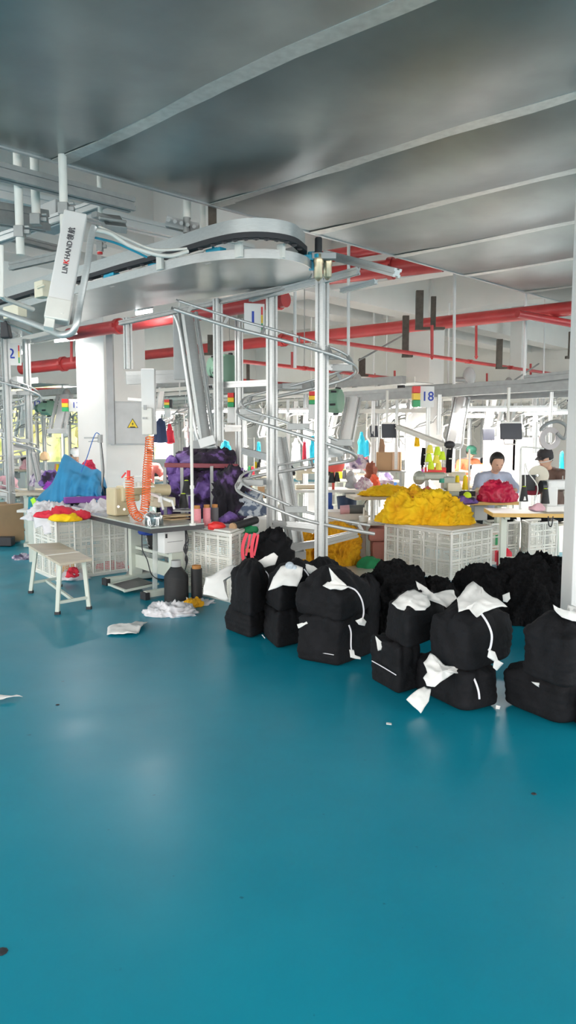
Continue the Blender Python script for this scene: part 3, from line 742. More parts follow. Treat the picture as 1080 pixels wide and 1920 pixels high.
for i, (px, py, d, h) in enumerate(((433, 750, 9, .17), (585, 746, 9.3, .16), (313, 757, 11, .12))):
    c = at(px, py, d); t = thing('mounted_signal_lamp', ['red amber green signal lamp left of the middle post', 'red amber green signal lamp left of the front spiral post', 'small signal lamp with red cap behind the white air unit'][i], 'lamp', c)
    for k, m in enumerate((REDB, AMBER, GREENB)):
        s = MB(); s.box(c + UP * (h * (.33 - .33 * k)), (.075, .06, h * .32)); s.build('lamp_segment', m, t, bevel=.004)
    s = MB(); s.box(c + V((.055, .02, 0)), (.04, .08, h)); s.build('lamp_back', DARK, t)
    s = MB(); s.box(c + V((0, .05, -h)), (.09, .05, h * 1.2)); s.build('lamp_bracket', WHITE, t, bevel=.004)
# ------------------------------------------------------------------ black bundles
def bundle(label, base, z0, z1, n=5., pinch=.0, dome=.0, seed=0, layers=True, mt=None, mtop=None):
    """base: near-left, near, near-right corners; the far one completes the block"""
    L, Fp, R = [on(x, y, z0) for x, y in base]; B = L + R - Fp
    cen = (L + R) / 2
    n = n * 1.7; pinch *= .6
    t = thing('fabric_bundle', label, 'bundle', (cen.x, cen.y, z0))
    bm = bmesh.new(); bmesh.ops.create_cube(bm, size=2.)
    bmesh.ops.subdivide_edges(bm, edges=bm.edges[:], cuts=19, use_grid_fill=True)
    hgt = z1 - z0; rr = random.Random(seed * 13 + 5); o = V((seed * 2.1, seed * .9, seed * 1.3))
    for v in bm.verts:
        x, y, z = v.co
        k = 1 / ((abs(x) ** n + abs(y) ** n + (abs(z) ** (n + 3))) ** (1 / n)); x, y, z = x * k, y * k, z * k
        x = max(-1, min(1, x)); y = max(-1, min(1, y)); z = max(-1, min(1, z))
        zz = (z + 1) / 2
        r = math.hypot(x, y)
        pn = 1 - pinch * max(0, zz - .55) ** 1.3 * 1.6
        x *= pn; y *= pn
        h = zz * hgt
        if zz > .5: h += dome * (1 - min(1, r) ** 2) * (zz - .5) * 2
        u, w = (x + 1) / 2, (y + 1) / 2
        p = Fp + (L - Fp) * u + (R - Fp) * w
        q = V((p.x, p.y, z0 + h)); out = V((q.x - cen.x, q.y - cen.y, 0)); ol = max(out.length, .01); out /= ol
        if layers and .03 < zz < .97:
            q += out * (.0020 * math.sin(h / .021 * 2 * PI / 2 + 3 * fbm((p.x * 3, p.y * 3, seed))) + .005 * noise.noise(V((p.x * 3, p.y * 3, h * 45)) + o))
        q += out * .026 * fbm(q * 4 + o, 3) * min(1, zz * 3)
        if zz > .4:
            an = math.atan2(y, x); cr_ = abs(math.sin(an * 4.5 + 2.5 * fbm((p.x * 2, p.y * 2, seed)) + seed)) ** .7
            q -= out * (.030 * (1 - cr_) * (zz - .4) * 1.4); q.z -= .018 * (1 - cr_) * (zz - .4) * min(1, r * 1.5)
        if zz > .6: q.z += (.016 * fbm(q * 7 + o) + .012 * ridge(q * 6 + o)) * (zz - .6) * 2.5
        v.co = q
    s = MB(); s.bm.free(); s.bm = bm
    s.build('bundle_body', mt or BLK, t, smooth=True)
    return t
def strap(t, pts, w=.014, name='strap', m=None):
    w *= .72
    s = MB(); path = crom([at(*p) for p in pts], 5); rs = []
    for i, p in enumerate(path):
        d = (path[min(i + 1, len(path) - 1)] - path[max(i - 1, 0)]).normalized(); view = (p - CAM).normalized()
        x = d.cross(view).normalized() * (w / 2); y = view * .0025
        rs.append([s.v(p - x - y), s.v(p + x - y), s.v(p + x + y), s.v(p - x + y)])
    s.skinrings(rs); return s.build(name, m or mat('white_tape', (.72, .70, .74), .6), t)
def paper(t, pts, d, tilt=.0, seed=0, amp=.018, bulge=.03, name='wrapping_paper', centre=None, m=None, freq=11):
    cy = sum(p[1] for p in pts) / len(pts)
    f = lambda p: at(p[0], p[1], (p[2] if len(p) > 2 else d - tilt * (p[1] - cy) / 100))
    cx = sum(p[0] for p in pts) / len(pts)
    c = f((cx, cy)) + (CAM - f((cx, cy))).normalized() * bulge
    return sheet(name, m or PAPER, [f(p) for p in pts], seed=seed, amp=amp, parent=t, centre=c, cuts=5, freq=freq, thick=.003, nrm=(0, -.8, .6))
G = None
b = bundle('low black bundle of folded garments under the first stack, nearest the crates', ((420, 1180), (470, 1200), (508, 1181)), 0, .185, pinch=.12, seed=1)
b = bundle('tall black bundle tied with white paper, on top of the first stack by the crates', ((430, 1144), (470, 1160), (512, 1138)), .185, .50, pinch=.05, dome=.07, seed=2, n=6)
paper(b, [(384, 1084), (437, 1058), (463, 1064), (424, 1090), (428, 1128), (381, 1114)], 5.75, .2, 1, .015)
paper(b, [(466, 1064), (476, 1056), (497, 1044), (513, 1037), (521, 1043), (515, 1059), (489, 1066)], 5.7, .1, 2, .01, .01)
paper(b, [(455, 1066), (470, 1059), (484, 1062), (480, 1071), (462, 1072)], 5.6, .1, 3, .015, .02)
strap(b, [(494, 1068, 5.62), (502, 1076, 5.6), (505, 1090, 5.6), (504, 1115, 5.6)], .010)
b = bundle('low black bundle under the second stack, its faces turned to a corner', ((493, 1192), (519, 1218), (575, 1204)), 0, .25, pinch=.04, seed=3, n=7)
strap(b, [(491, 1190, 5.42), (497, 1197, 5.38)], .008, 'edge_tape')
b = bundle('black bundle topped by a white kerchief of paper, on the second stack', ((497, 1135), (524, 1152), (606, 1128)), .25, .50, pinch=.12, dome=.08, seed=4)
paper(b, [(503, 1107), (513, 1083), (527, 1063), (547, 1057), (568, 1064), (567, 1080), (557, 1100), (530, 1098), (518, 1103)], 5.17, .25, 5, .008, .03)
paper(b, [(560, 1062), (572, 1058), (588, 1062), (600, 1070), (584, 1077), (570, 1074)], 5.5, .2, 6, .012, .01)
s = MB(); s.ball(at(543, 1061, 5.22), (.032, .032, .03), 12); s.ball(at(552, 1064, 5.22), (.02, .02, .02), 10); s.build('knot', mat('pale_blue_film', (.55, .62, .70), .4, bump=.8, bscale=60), b, smooth=True)
strap(b, [(570, 1067, 5.33), (579, 1080, 5.28), (584, 1100, 5.25), (583, 1122, 5.23)], .014)
b = bundle('squat black bundle with a thin pale stripe, under the third stack', ((557, 1237), (634, 1251), (699, 1226)), 0, .30, n=9, seed=5)
strap(b, [(560, 1216, 4.96), (592, 1222, 4.86), (626, 1228, 4.78)], .006, 'edge_tape')
strap(b, [(654, 1172, 4.83), (658, 1185, 4.81), (658, 1210, 4.79), (659, 1219, 4.79)], .014)
paper(b, [(655, 1218), (663, 1219), (663, 1231), (676, 1233), (676, 1237), (657, 1233)], 4.78, .2, 8, .006, .005)
b = bundle('wide domed black bundle with an upright paper tuft, on the third stack', ((549, 1152), (640, 1174), (700, 1142)), .28, .50, pinch=.14, dome=.10, seed=6, n=3.6)
paper(b, [(617, 1065), (624, 1072), (634, 1084), (650, 1100), (640, 1102), (625, 1104), (612, 1098), (622, 1090)], 4.84, .0, 9, .012, .02)
paper(b, [(605, 1098), (614, 1092), (640, 1098), (656, 1100), (640, 1106), (620, 1106)], 4.82, .3, 10, .012, .02)
paper(b, [(557, 1170), (580, 1164), (604, 1166), (585, 1169), (566, 1172), (559, 1178)], 4.93, .0, 11, .006, .006)
strap(b, [(652, 1100, 4.85), (667, 1107, 4.80), (678, 1124, 4.77), (682, 1145, 4.76), (680, 1160, 4.76)], .014)
paper(b, [(666, 1164), (680, 1158), (687, 1166), (684, 1174), (672, 1172)], 4.75, .0, 12, .008, .015)
b = bundle('black bundle half hidden behind the third stack', ((655, 1196), (690, 1206), (716, 1190)), 0, .42, pinch=.1, dome=.05, seed=7)
b = bundle('black bundle at the back of the second stack', ((560, 1168), (600, 1178), (640, 1160)), 0, .47, pinch=.1, dome=.05, seed=17)
b = bundle('low black bundle crossed by a pale stripe, under the fourth stack', ((694, 1274), (747, 1304), (792, 1290)), 0, .275, n=7, pinch=.03, seed=8)
strap(b, [(697, 1239, 4.44), (720, 1252, 4.33), (743, 1266, 4.23)], .008, 'edge_tape')
paper(b, [(704, 1191), (712, 1202), (751, 1209), (725, 1215), (709, 1220)], 4.43, .0, 13, .008, .012)
b = bundle('black bundle under two crossed white papers, on the fourth stack', ((718, 1196), (765, 1222), (836, 1192)), .27, .50, pinch=.12, dome=.05, seed=9, n=4.5)
paper(b, [(735, 1133), (763, 1108), (776, 1107), (800, 1118), (806, 1135), (796, 1146), (745, 1142)], 4.38, .5, 14, .014, .03)
paper(b, [(779, 1090), (792, 1098), (806, 1114), (850, 1106), (855, 1124), (838, 1138), (812, 1128), (790, 1118)], 4.48, .5, 15, .014, .03)
b = bundle('broad low black bundle with torn paper hanging off it, nearest the open floor', ((765, 1288), (870, 1342), (940, 1324)), 0, .22, n=4., pinch=.10, dome=.03, seed=10)
paper(b, [(794, 1242), (806, 1226), (822, 1238), (835, 1247), (858, 1250), (876, 1255), (872, 1265), (852, 1262), (836, 1272), (816, 1290), (800, 1286), (792, 1272), (800, 1262)], 4.02, .25, 16, .016, .03)
paper(b, [(796, 1286), (808, 1290), (804, 1314), (788, 1338), (762, 1312), (778, 1298)], 3.98, .2, 17, .01, .015)
strap(b, [(880, 1259, 4.02), (890, 1275, 3.96), (897, 1295, 3.93), (899, 1311, 3.93)], .015)
paper(b, [(930, 1322), (938, 1324), (936, 1330), (929, 1329)], 3.97, .0, 19, .003, .003)
b = bundle('big rounded black bundle with peaked paper and white tape, on the fifth stack', ((798, 1240), (878, 1268), (962, 1236)), .21, .49, pinch=.08, dome=.07, seed=11, n=4.2)
paper(b, [(857, 1122), (872, 1104), (886, 1091), (898, 1098), (910, 1114), (952, 1136), (930, 1140), (909, 1146), (894, 1156), (880, 1142), (860, 1146)], 4.15, .5, 20, .014, .03)
strap(b, [(902, 1150, 3.98), (914, 1168, 3.93), (922, 1190, 3.91), (920, 1212, 3.91), (916, 1220, 3.91)], .016)
paper(b, [(917, 1218), (928, 1222), (934, 1238), (944, 1244), (931, 1257), (924, 1252), (932, 1243), (913, 1232)], 3.90, .0, 21, .008, .01)
b = bundle('low sagging black bundle with a scrap of paper, under the corner stack', ((936, 1318), (1050, 1366), (1120, 1352)), 0, .23, n=3.6, pinch=.1, dome=.03, seed=12)
paper(b, [(996, 1278), (1036, 1283), (1026, 1288), (1016, 1291)], 3.86, .0, 22, .004, .006)
b = bundle('tall pleated black bundle cut by the picture edge, on the corner stack', ((968, 1262), (1060, 1298), (1140, 1276)), .23, .50, pinch=.1, dome=.08, seed=13, n=4.5)
paper(b, [(1036, 1135), (1046, 1148), (1062, 1150), (1066, 1132), (1080, 1138), (1100, 1140), (1100, 1166), (1072, 1166), (1052, 1158)], 3.80, .3, 23, .02, .03)
b = bundle('sliver of a black bundle on the floor in the very corner', ((1062, 1344), (1092, 1374), (1140, 1360)), 0, .2, n=4, seed=14)
# loose black mounds
for (px, d, w, dp, h, sd_, dm, lb) in ((742, 5.75, .52, .5, .54, 31, .45, 'ruffled black garment mound behind the fourth stack, with jagged top'),
        (824, 5.75, .32, .4, .42, 32, .5, 'small black mound between the two larger ones'),
        (915, 6.1, .56, .5, .43, 33, .5, 'mid-height black mound in front of the red and green thread cones'),
        (1012, 6.1, .72, .6, .55, 34, .5, 'largest black mound, against the steel column')):
    c = at(px, 820, d); o = heap('garment_mound', BLK2, (c.x, c.y, 0), (w, dp, h), seed=sd_, amp=.030, freq=6.5, res=6, dome=dm)
    tag(o, lb, 'garments')
pp = thing('paper_tag', 'scrap of white paper stuck on the largest black mound', 'paper', at(949, 1121, 5.7))
paper(pp, [(942, 1116), (955, 1111), (957, 1122), (950, 1130), (943, 1128)], 5.68, .0, 24, .006, .01, name='paper_scrap')

# ------------------------------------------------------------------ papers and cloth on the floor
def floor_sheet(name, label, cat, pts, m, z=.012, amp=.012, seed=0, thick=.003, bulge=.03, freq=9):
    o = sheet(name, m, [on(x, y, z) for x, y in pts], thick=thick, amp=amp, seed=seed, cuts=6, bulge=bulge, nrm=(0, 0, 1), freq=freq)
    for v in o.data.vertices: v.co.z = max(v.co.z, .004)
    return tag(o, label, cat)
floor_sheet('paper_sheet', 'crumpled white paper lying alone on the teal floor', 'paper', [(203, 1176), (235, 1170), (258, 1168), (276, 1167), (266, 1180), (256, 1190), (200, 1190)], PAPER, seed=3)
floor_sheet('paper_scrap', 'white paper corner on the floor at the picture side', 'paper', [(-30, 1306), (0, 1308), (42, 1308), (0, 1316), (-30, 1322)], PAPER, seed=4, bulge=.01)
floor_sheet('paper_scrap', 'tiny white scrap on the floor before the fourth stack', 'paper', [(724, 1355), (734, 1356), (734, 1359), (724, 1358)], PAPER, seed=5, bulge=.0, amp=.002)
for (px, py, sz) in ((2, 1785, .02), (1001, 1489, .012), (108, 1322, .012)):
    p = on(px, py, 0); s = MB(); s.lathe([(sz, .001), (sz * .7, .004), (0, .005)], p, 9); tag(s.build('floor_speck', DARK), ['dark speck on the floor near the picture side', 'small dark speck on the floor below the corner stack', 'small dark speck on the floor left of the open area'][(2, 1001, 108).index(px)], 'debris')
o = heap('cloth_heap', CWHITE, on(322, 1150, 0), (.42, .30, .075), seed=41, amp=.04, freq=9, res=5, rz=-.2); tag(o, 'white cloth scraps heaped on the floor before the black cone', 'cloth')
o = heap('cloth_heap', CWHITE, on(372, 1131, 0), (.30, .20, .05), seed=42, amp=.035, freq=9, res=4); tag(o, 'small white and yellow cloth scraps beside the slim black cone', 'cloth')
o = heap('cloth_heap', YCLO2, on(363, 1137, 0), (.13, .10, .04), seed=43, amp=.02, freq=12, res=4); tag(o, 'yellow cloth scrap at the foot of the slim black cone', 'cloth')
o = heap('cloth_heap', MIXCL, on(45, 1048, 0), (.24, .20, .05), seed=44, amp=.03, freq=9, res=4); tag(o, 'small patterned cloth on the floor behind the bench', 'cloth')

# big thread cones
def cone_profile(r, h, kind):
    if kind == 'bottle': return [(0, 0), (r, 0), (r, h * .58), (r * .96, h * .64), (r * .45, h * .84), (r * .42, h * .85)]
    if kind == 'spool': return [(0, 0), (r, 0), (r, h)]
    return [(0, 0), (r, 0), (r * 1.0, h * .03), (r * .55, h * .95), (0, h * .95)]
def thread_cone(label, loc, r, h, m, kind='cone', core=None, group=None, cap=None, cat='thread cone'):
    t = thing('thread_cone', label, cat, loc, group=group)
    s = MB(); s.M = WM[t.name]; s.lathe(cone_profile(r, h, kind) + [(0, cone_profile(r, h, kind)[-1][1])], (0, 0, 0), 20); s.build('thread', m, t, smooth=50)
    if kind == 'bottle': s = MB(); s.M = WM[t.name]; s.lathe([(r * .42, h * .84), (r * .40, h), (r * .3, h), (0, h)], (0, 0, 0), 16); s.build('core', GREYP, t, smooth=50)
    elif kind == 'spool':
        s = MB(); s.M = WM[t.name]; s.lathe([(r * .8, -.001), (r * .8, h), (r * .82, h + .03), (r * .5, h + .03), (r * .5, h + .0)], (0, 0, 0), 16); s.lathe([(r * .82, -.03), (r * .82, 0), (.0, 0)], (0, 0, 0), 16); s.build('core', mat('orange_core', (.50, .22, .06), .6), t, smooth=50)
    else: s = MB(); s.M = WM[t.name]; s.lathe([(r * .5, h * .95), (r * .3, h), (0, h)], (0, 0, 0), 12); s.build('core', core or LIME, t, smooth=50)
    return t
thread_cone('fat black thread cone with grey neck on the floor', on(331, 1127, 0), .112, .38, BTHR, 'bottle')
thread_cone('slim black thread spool with orange core on the floor', V(on(369, 1120, .03)), .052, .27, BTHR, 'spool')

# ------------------------------------------------------------------ bench
bn = thing('work_bench_stool', 'low pale wooden bench with white splayed legs on the teal floor', 'bench', on(110, 1120, 0))
TL, TR, BR, BL = on(50, 1020, .46), on(112, 1017, .46), on(173, 1047, .46), on(112, 1057, .46)
M1, M2 = TL.lerp(BL, .62), TR.lerp(BR, .62)
s = MB(); s.prism([TL, M1, M2, TR], (0, 0, -.022)); s.prism([M1.lerp(BL, .03), BL, BR, M2.lerp(BR, .03)], (0, 0, -.022)); s.build('seat_board', WOODL, bn, bevel=.003)
s = MB(); s.prism([M1.lerp(BL, -.02), M1.lerp(BL, .06), M2.lerp(BR, .06), M2.lerp(BR, -.02)], (0, 0, .004)); s.build('joint_strip', PLAS, bn)
ft = [on(58, 1112, 0), on(112, 1100, 0), on(167, 1142, 0), on(108, 1152, 0)]
tp = [TL.lerp(BR, .16) , TR.lerp(BL, .16), BR.lerp(TL, .12), BL.lerp(TR, .12)]
for a, b in zip(ft, tp):
    lg = MB(); lg.beam(a + UP * .02, b - UP * .02, .034, .034); lg = lg.build('leg', PALEG, bn, bevel=.004)
    s = MB(); s.box(a + UP * .012, (.042, .042, .026)); s.build('rubber_foot', DARK, lg)
def lr(i, t): return ft[i].lerp(tp[i], t)
for a, b in ((lr(0, .22), lr(1, .22)), (lr(3, .22), lr(2, .22)), ((lr(0, .22) + lr(1, .22)) / 2, (lr(3, .22) + lr(2, .22)) / 2)):
    s = MB(); s.beam(a, b, .026, .026); s.build('stretcher', PALEG, bn, bevel=.003)

# ------------------------------------------------------------------ plastic crates
def crate(label, L, Fp, R, h, name='plastic_crate', z0=0., rim=.03, group=None):
    B = L + R - Fp; cen = (L + R) / 2; t = thing(name, label, 'crate', (cen.x, cen.y, z0), group=group)
    cs = [Fp, R, B, L]
    for i in range(4):
        a, b = cs[i], cs[(i + 1) % 4]; s = MB(); d = (b - a); ln = d.length; inn = UP.cross(d).normalized() * .006
        uvl = s.bm.loops.layers.uv.new('UVMap')
        vs = [s.v(a + UP * .02), s.v(b + UP * .02), s.v(b + UP * (h - .01)), s.v(a + UP * (h - .01))]; uv = [(0, 0), (ln, 0), (ln, h), (0, h)]
        f = s.bm.faces.new(vs)
        for lp, q in zip(f.loops, uv): lp[uvl].uv = q
        s.build('side_panel', LATT, t)
    s = MB()
    for i in range(4):
        a, b = cs[i], cs[(i + 1) % 4]; s.beam(a + UP * h, b + UP * h, rim, rim * .9); s.beam(a + UP * .015, b + UP * .015, rim * .8, .03); s.beam(a, a + UP * h, rim * .9, rim * .9)
        n = max(2, int((b - a).length / .18))
        for k in range(1, n): p = a.lerp(b, k / n); s.beam(p + UP * .01, p + UP * h, .018, .014)
        for k in (.36, .68): s.beam(a + UP * h * k, b + UP * h * k, .012, .014)
    s.build('rib_frame', PLAS, t, bevel=.003)
    s = MB(); s.prism([c + UP * .01 for c in cs], (0, 0, .01)); s.build('crate_floor', PLAS, t)
    return t, cs
crA, ca = crate('white lattice crate heaped with cloth behind the bench', on(68, 1072, 0), on(108, 1090, 0), on(238, 1072, 0), .64)
crC, cc_ = crate('tall white lattice crate beside the sewing table, pink cones on top', on(345, 1108, 0), on(433, 1130, 0), on(466, 1108, 0), .62)
crD, cd_ = crate('white lattice crate standing under the heap of yellow cloth', on(722, 1066, 0), on(845, 1090, 0), on(919, 1074, 0), .50)
crE, ce_ = crate('white lattice crate behind the sewing table legs', on(200, 1052, 0), on(236, 1062, 0), on(345, 1040, 0), .5)
def lid(cs, h, name, label, m, cat='board', th=.02):
    s = MB(); s.prism([c + UP * h for c in cs], (0, 0, th)); return tag(s.build(name, m, bevel=.003), label, cat)
lid(cc_, .637, 'crate_board', 'white board covering the crate beside the sewing table', PLAS)
lid(cd_, .515, 'crate_board', 'white board covering the crate under the yellow cloth', PLAS)
# cloth on crate A
def ph(name, label, m, px, py, z, size, seed, rz=0, cat='cloth', **k):
    return tag(heap(name, m, on(px, py, z), size, seed=seed, rz=rz, **k), label, cat)
ph('cloth_heap', 'white cloth spilling over the crate behind the bench', CWHITE, 95, 972, .60, (.50, .5, .14), 51, .3, amp=.05)
ph('cloth_heap', 'red cloth bunched on the crate below the blue drape', REDCL, 105, 968, .68, (.42, .24, .07), 52, .2, amp=.03, res=4)
ph('cloth_heap', 'yellow cloth on the crate edge below the blue drape', YCLO, 125, 975, .67, (.32, .2, .07), 53, .1, amp=.025, res=4)
ph('cloth_heap', 'dark red cloth end on the crate, right of the yellow one', REDCL, 148, 972, .67, (.20, .15, .06), 54, amp=.02, res=4)
ph('cloth_heap', 'pale lilac cloth lying across the crate top by the table', CWHITE, 185, 962, .64, (.75, .45, .12), 55, .1, amp=.05)
ph('cloth_heap', 'white cloth spilling out of the crate foot onto the floor', CWHITE, 138, 1083, 0.01, (.34, .3, .10), 56, amp=.04, res=4)
ph('cloth_heap', 'yellow and red cloth at the foot of the crate', YCLO, 124, 1078, .03, (.16, .2, .16), 57, amp=.03, res=4)
ph('cloth_heap', 'red cloth strip lying at the foot of the crate', REDCL, 212, 1066, .02, (.35, .12, .06), 58, amp=.02, res=4)
ph('cloth_heap', 'red cloth bunched beside the yellow one at the crate foot', REDCL, 134, 1080, .05, (.14, .12, .12), 59, amp=.03, res=4)
s = MB(); q = at(80, 1005, 7.9)
o = sheet('drape_tail', CWHITE, [at(62, 968, 8.0), at(100, 966, 7.9), at(96, 1000, 7.82), at(84, 1002, 7.84), at(78, 985, 7.9), at(66, 990, 7.95)], amp=.012, seed=8, nrm=(0, -1, 0)); tag(o, 'white cloth tail hanging down the near crate corner', 'cloth')

# ------------------------------------------------------------------ near sewing table
TA, TB, TC = on(163, 965, .70), on(283, 992, .70), on(383, 983, .70); TD = TA + TC - TB
U = (TB - TA); W = (TC - TB)
st_ = thing('sewing_table', 'grey-topped sewing table with dark edge and pale steel T legs', 'table', on(260, 1090, 0))
s = MB(); s.prism([TA, TB, TC, TD], (0, 0, .012)); s.build('table_top', GREYT, st_)
s = MB(); s.prism([TA - UP * .042, TB - UP * .042, TC - UP * .042, TD - UP * .042], (0, 0, .041)); s.build('table_edge', mat('dark_edge', (.05, .05, .055), .4), st_, bevel=.002)
Wn = W.normalized(); Un = U.normalized()
for i, p in enumerate((on(199, 1097, 0), on(272, 1124, 0))):
    q = p + Wn * .62; c = p + Wn * .34; R = Matrix((Wn, UP.cross(Wn), UP)).transposed()
    lg = MB(); lg.prism([p + UP * .02 + x for x in (Un * -.04, Un * .04)] + [q + UP * .02 + Un * .04, q + UP * .02 + Un * -.04], (0, 0, .055)); lg.box(c + UP * .36, (.13, .06, .64), R); lg.beam(c + Wn * -.2 + UP * .655, c + Wn * .22 + UP * .655, .05, .03)
    lg = lg.build('leg', PALEG, st_, bevel=.006)
    s = MB(); s.box(p + UP * .035 - Wn * .0, (.05, .10, .07), R); s.build('foot_cap', DARK, lg, bevel=.004)
    s = MB(); s.box(q + UP * .03, (.05, .10, .06), R); s.build('foot_cap', DARK, lg, bevel=.004)
ca1, ca2 = on(199, 1097, 0) + Wn * .34, on(272, 1124, 0) + Wn * .34
s = MB(); s.beam(ca1 + UP * .22, ca2 + UP * .22, .03, .14); s.beam(ca1 + UP * .36, ca2 + UP * .36, .03, .03); s.build('cross_member', PALEG, st_, bevel=.004)
s = MB(); pm = ca1.lerp(ca2, .42) - Wn * .22; R = Matrix((Un, UP.cross(Un), UP)).transposed(); s.box(pm + UP * .05, (.34, .30, .015), R @ Matrix.Rotation(.12, 3, 'X')); s.build('treadle', BLACKM, st_)
s = MB()
for e in (-.19, .19): s.beam(pm + Un * e + UP * .035 - Wn * .18, pm + Un * e + UP * .06 + Wn * .2, .02, .02)
s.beam(pm + Un * -.2 + UP * .04 - Wn * .17, pm + Un * .2 + UP * .04 - Wn * .17, .02, .02); s.build('treadle_frame', PALEG, st_)
# control box, cables, tube
s = MB(); c = at(322, 1014, 7.0); R2 = Matrix.Rotation(math.atan2(Wn.y, Wn.x), 3, 'Z'); s.box(c, (.24, .12, .215), R2)
cb = s.build('control_box', WHITE, st_, bevel=.008)
s = MB(); s.box(c + R2 @ V((-.095, -.062, .06)), (.02, .006, .04), R2); s.box(c + R2 @ V((-.0, -.061, .0)), (.17, .004, .003), R2); s.build('port', DARK, cb)
s = MB()
for k in range(6):
    z = 1000 + k * 2; s.tube(crom([at(345 + k, 990, 6.95), at(350 + 3 * math.sin(k * 2), 1010 + k, 6.9), at(344 + k * 1.5, 1030, 6.9), at(352 - k, 1048, 6.9), at(346 + k, 1072 - k * 3, 6.95)], 5), .004, n=6)
s.build('cable_bunch', DARK, st_, smooth=50)
s = MB(); s.tube(crom([at(266, 1002, 6.9), at(267, 1030, 6.9), at(276, 1050, 6.85), at(285, 1078, 6.85), at(305, 1090, 7)], 6), .005, n=6); s.build('cable', DARK, st_, smooth=50)
s = MB(); a = at(290, 1088, 7.15); s.cyl(V((a.x, a.y, .02)), at(291, 1000, 7.15), .026, n=14); tag(s.build('oil_pipe', CLEARP, smooth=50), 'clear plastic pipe standing under the sewing table', 'pipe')
ph('cloth_bag', 'blue cloth bag hanging under the sewing table', mat('royal_blue_cloth', (.03, .08, .42), .8), 278, 1000, .52, (.20, .15, .13), 61, amp=.02, res=4, cat='bag')
ph('waste_cloth', 'black and white cloth stuffed behind the control box', mat('black_white_cloth', (.1, .1, .1), .8, ramp=[(.46, (.02, .02, .02)), (.52, (.7, .7, .7))], scale=5), 298, 1035, .30, (.20, .2, .36), 62, amp=.03, res=4)
s = MB(); s.lathe([(.10, 0), (.12, .10), (.115, .10), (.095, .01)], on(312, 1082, .02), 18); tag(s.build('plastic_basin', mat('blue_plastic', (.12, .35, .60), .4), smooth=50), 'small blue basin on the floor under the sewing table', 'basin')
ph('plastic_bag', 'grey plastic bag bunched behind the table leg', GREYP, 268, 1080, 0.01, (.3, .25, .22), 63, amp=.04, res=4, cat='bag')
# machine on the near table
mc = thing('post_sewing_machine', 'beige post-bed sewing machine on the near grey table', 'sewing machine', at(265, 965, 7.5))
def tb(px, py, d, size, rz=None): s.box(at(px, py, d), size, R3 if rz is None else rz)
R3 = Matrix((Wn, UP.cross(Wn), UP)).transposed()
s = MB(); tb(221, 940, 7.55, (.17, .2, .28)); tb(240, 925, 7.55, (.20, .16, .16)); tb(262, 916, 7.55, (.26, .16, .12)); s.build('machine_body', BEIGE, mc, bevel=.02)
s = MB(); s.cyl(at(222, 950, 7.40), at(222, 950, 7.36), .012); s.cyl(at(233, 955, 7.40), at(233, 955, 7.36), .012); s.build('screw', SILV, mc, smooth=50)
s = MB(); s.cyl(at(286, 918, 7.35), at(316, 919, 7.45), .058, n=20); s.build('motor', BEIGE, mc, smooth=50)
s = MB(); s.box(at(305, 941, 7.2), (.20, .16, .09), R3); s.box(at(290, 932, 7.2), (.10, .1, .08), R3); s.build('needle_head', mat('light_beige', (.60, .56, .42), .4), mc, bevel=.012)
s = MB(); s.beam(at(281, 925, 7.1), at(322, 940, 7.0), .035, .025); s.beam(at(322, 938, 7.0), at(327, 955, 7.0), .02, .02); s.beam(at(302, 938, 7.05), at(306, 956, 7.0), .02, .02); s.box(at(300, 936, 7.0), (.03, .03, .06), R3); s.build('white_lever', WHITE, mc, bevel=.004)
s = MB(); s.beam(at(232, 914, 7.45), at(290, 912, 7.3), .02, .015); s.beam(at(235, 893, 7.45), at(235, 914, 7.45), .006, .006); s.beam(at(274, 893, 7.35), at(274, 913, 7.35), .006, .006); s.beam(at(235, 893, 7.45), at(274, 893, 7.35), .006, .006); s.build('thread_bracket', PLAS, mc)
s = MB()
for px in (237, 250, 263): s.box(at(px, 908, 7.38), (.05, .05, .045), R3)
s.build('tension_box', PLAS, mc, bevel=.003)
s = MB()
for j, (a, b, z) in enumerate(((318, 968, .735), (335, 966, .75), (330, 972, .716))):
    s.box(on(a, b, z), (.28 - j * .03, .16, .012), Matrix.Rotation(.5 + j * .12, 3, 'Z'))
s.build('sewing_template', mat('tan_board', (.58, .46, .28), .6), mc, bevel=.002)
o = heap('foil_box', SILV, on(290, 984, .712), (.155, .12, .105), seed=64, amp=.012, freq=14, res=4, dome=.22, rz=.1); tag(o, 'crumpled silver foil packet on the table corner', 'packet')
o = heap('tape_scrap', WHITE, on(281, 980, .712), (.08, .08, .10), seed=65, amp=.02, freq=20, res=3, dome=.4); tag(o, 'white torn wrapper beside the silver foil packet', 'wrapper')
# stand pole, cones
s = MB(); a = on(361, 985, .71); s.cyl(a, a + UP * 1.05, .014, n=12); s.cyl(a + UP * .84, a + UP * .87, .024); s.cyl(a + UP * .0, a + UP * .02, .03); s.cyl(a + UP * .33, a + UP * .36, .02)
tag(s.build('thread_pole', PLAS, smooth=50), 'white upright thread pole at the near table corner', 'pole')
for (px, py, r, h, lb, d) in ((344, 952, .050, .145, 'black thread cone with lime tip, front one on the machine table', 7.35), (350, 925, .048, .14, 'black thread cone with lime tip, higher one behind', 7.8)):
    a = at(px, py, d); thread_cone(lb, a, r, h, BTHR)
s = MB(); a = at(346, 955, 7.35); s.box(a - UP * .008, (.2, .2, .012)); s.beam(a - UP * .01, V((a.x, a.y, .70)), .02, .02); s.box(at(351, 927, 7.8) - UP * .006, (.16, .14, .012)); s.beam(at(351, 927, 7.8), V((at(351, 927, 7.8).x, at(351, 927, 7.8).y, .66)), .02, .02)
tag(s.build('cone_tray', ALU_D), 'small metal tray holding the two black thread cones', 'tray')
pk = on(370, 985, .66)
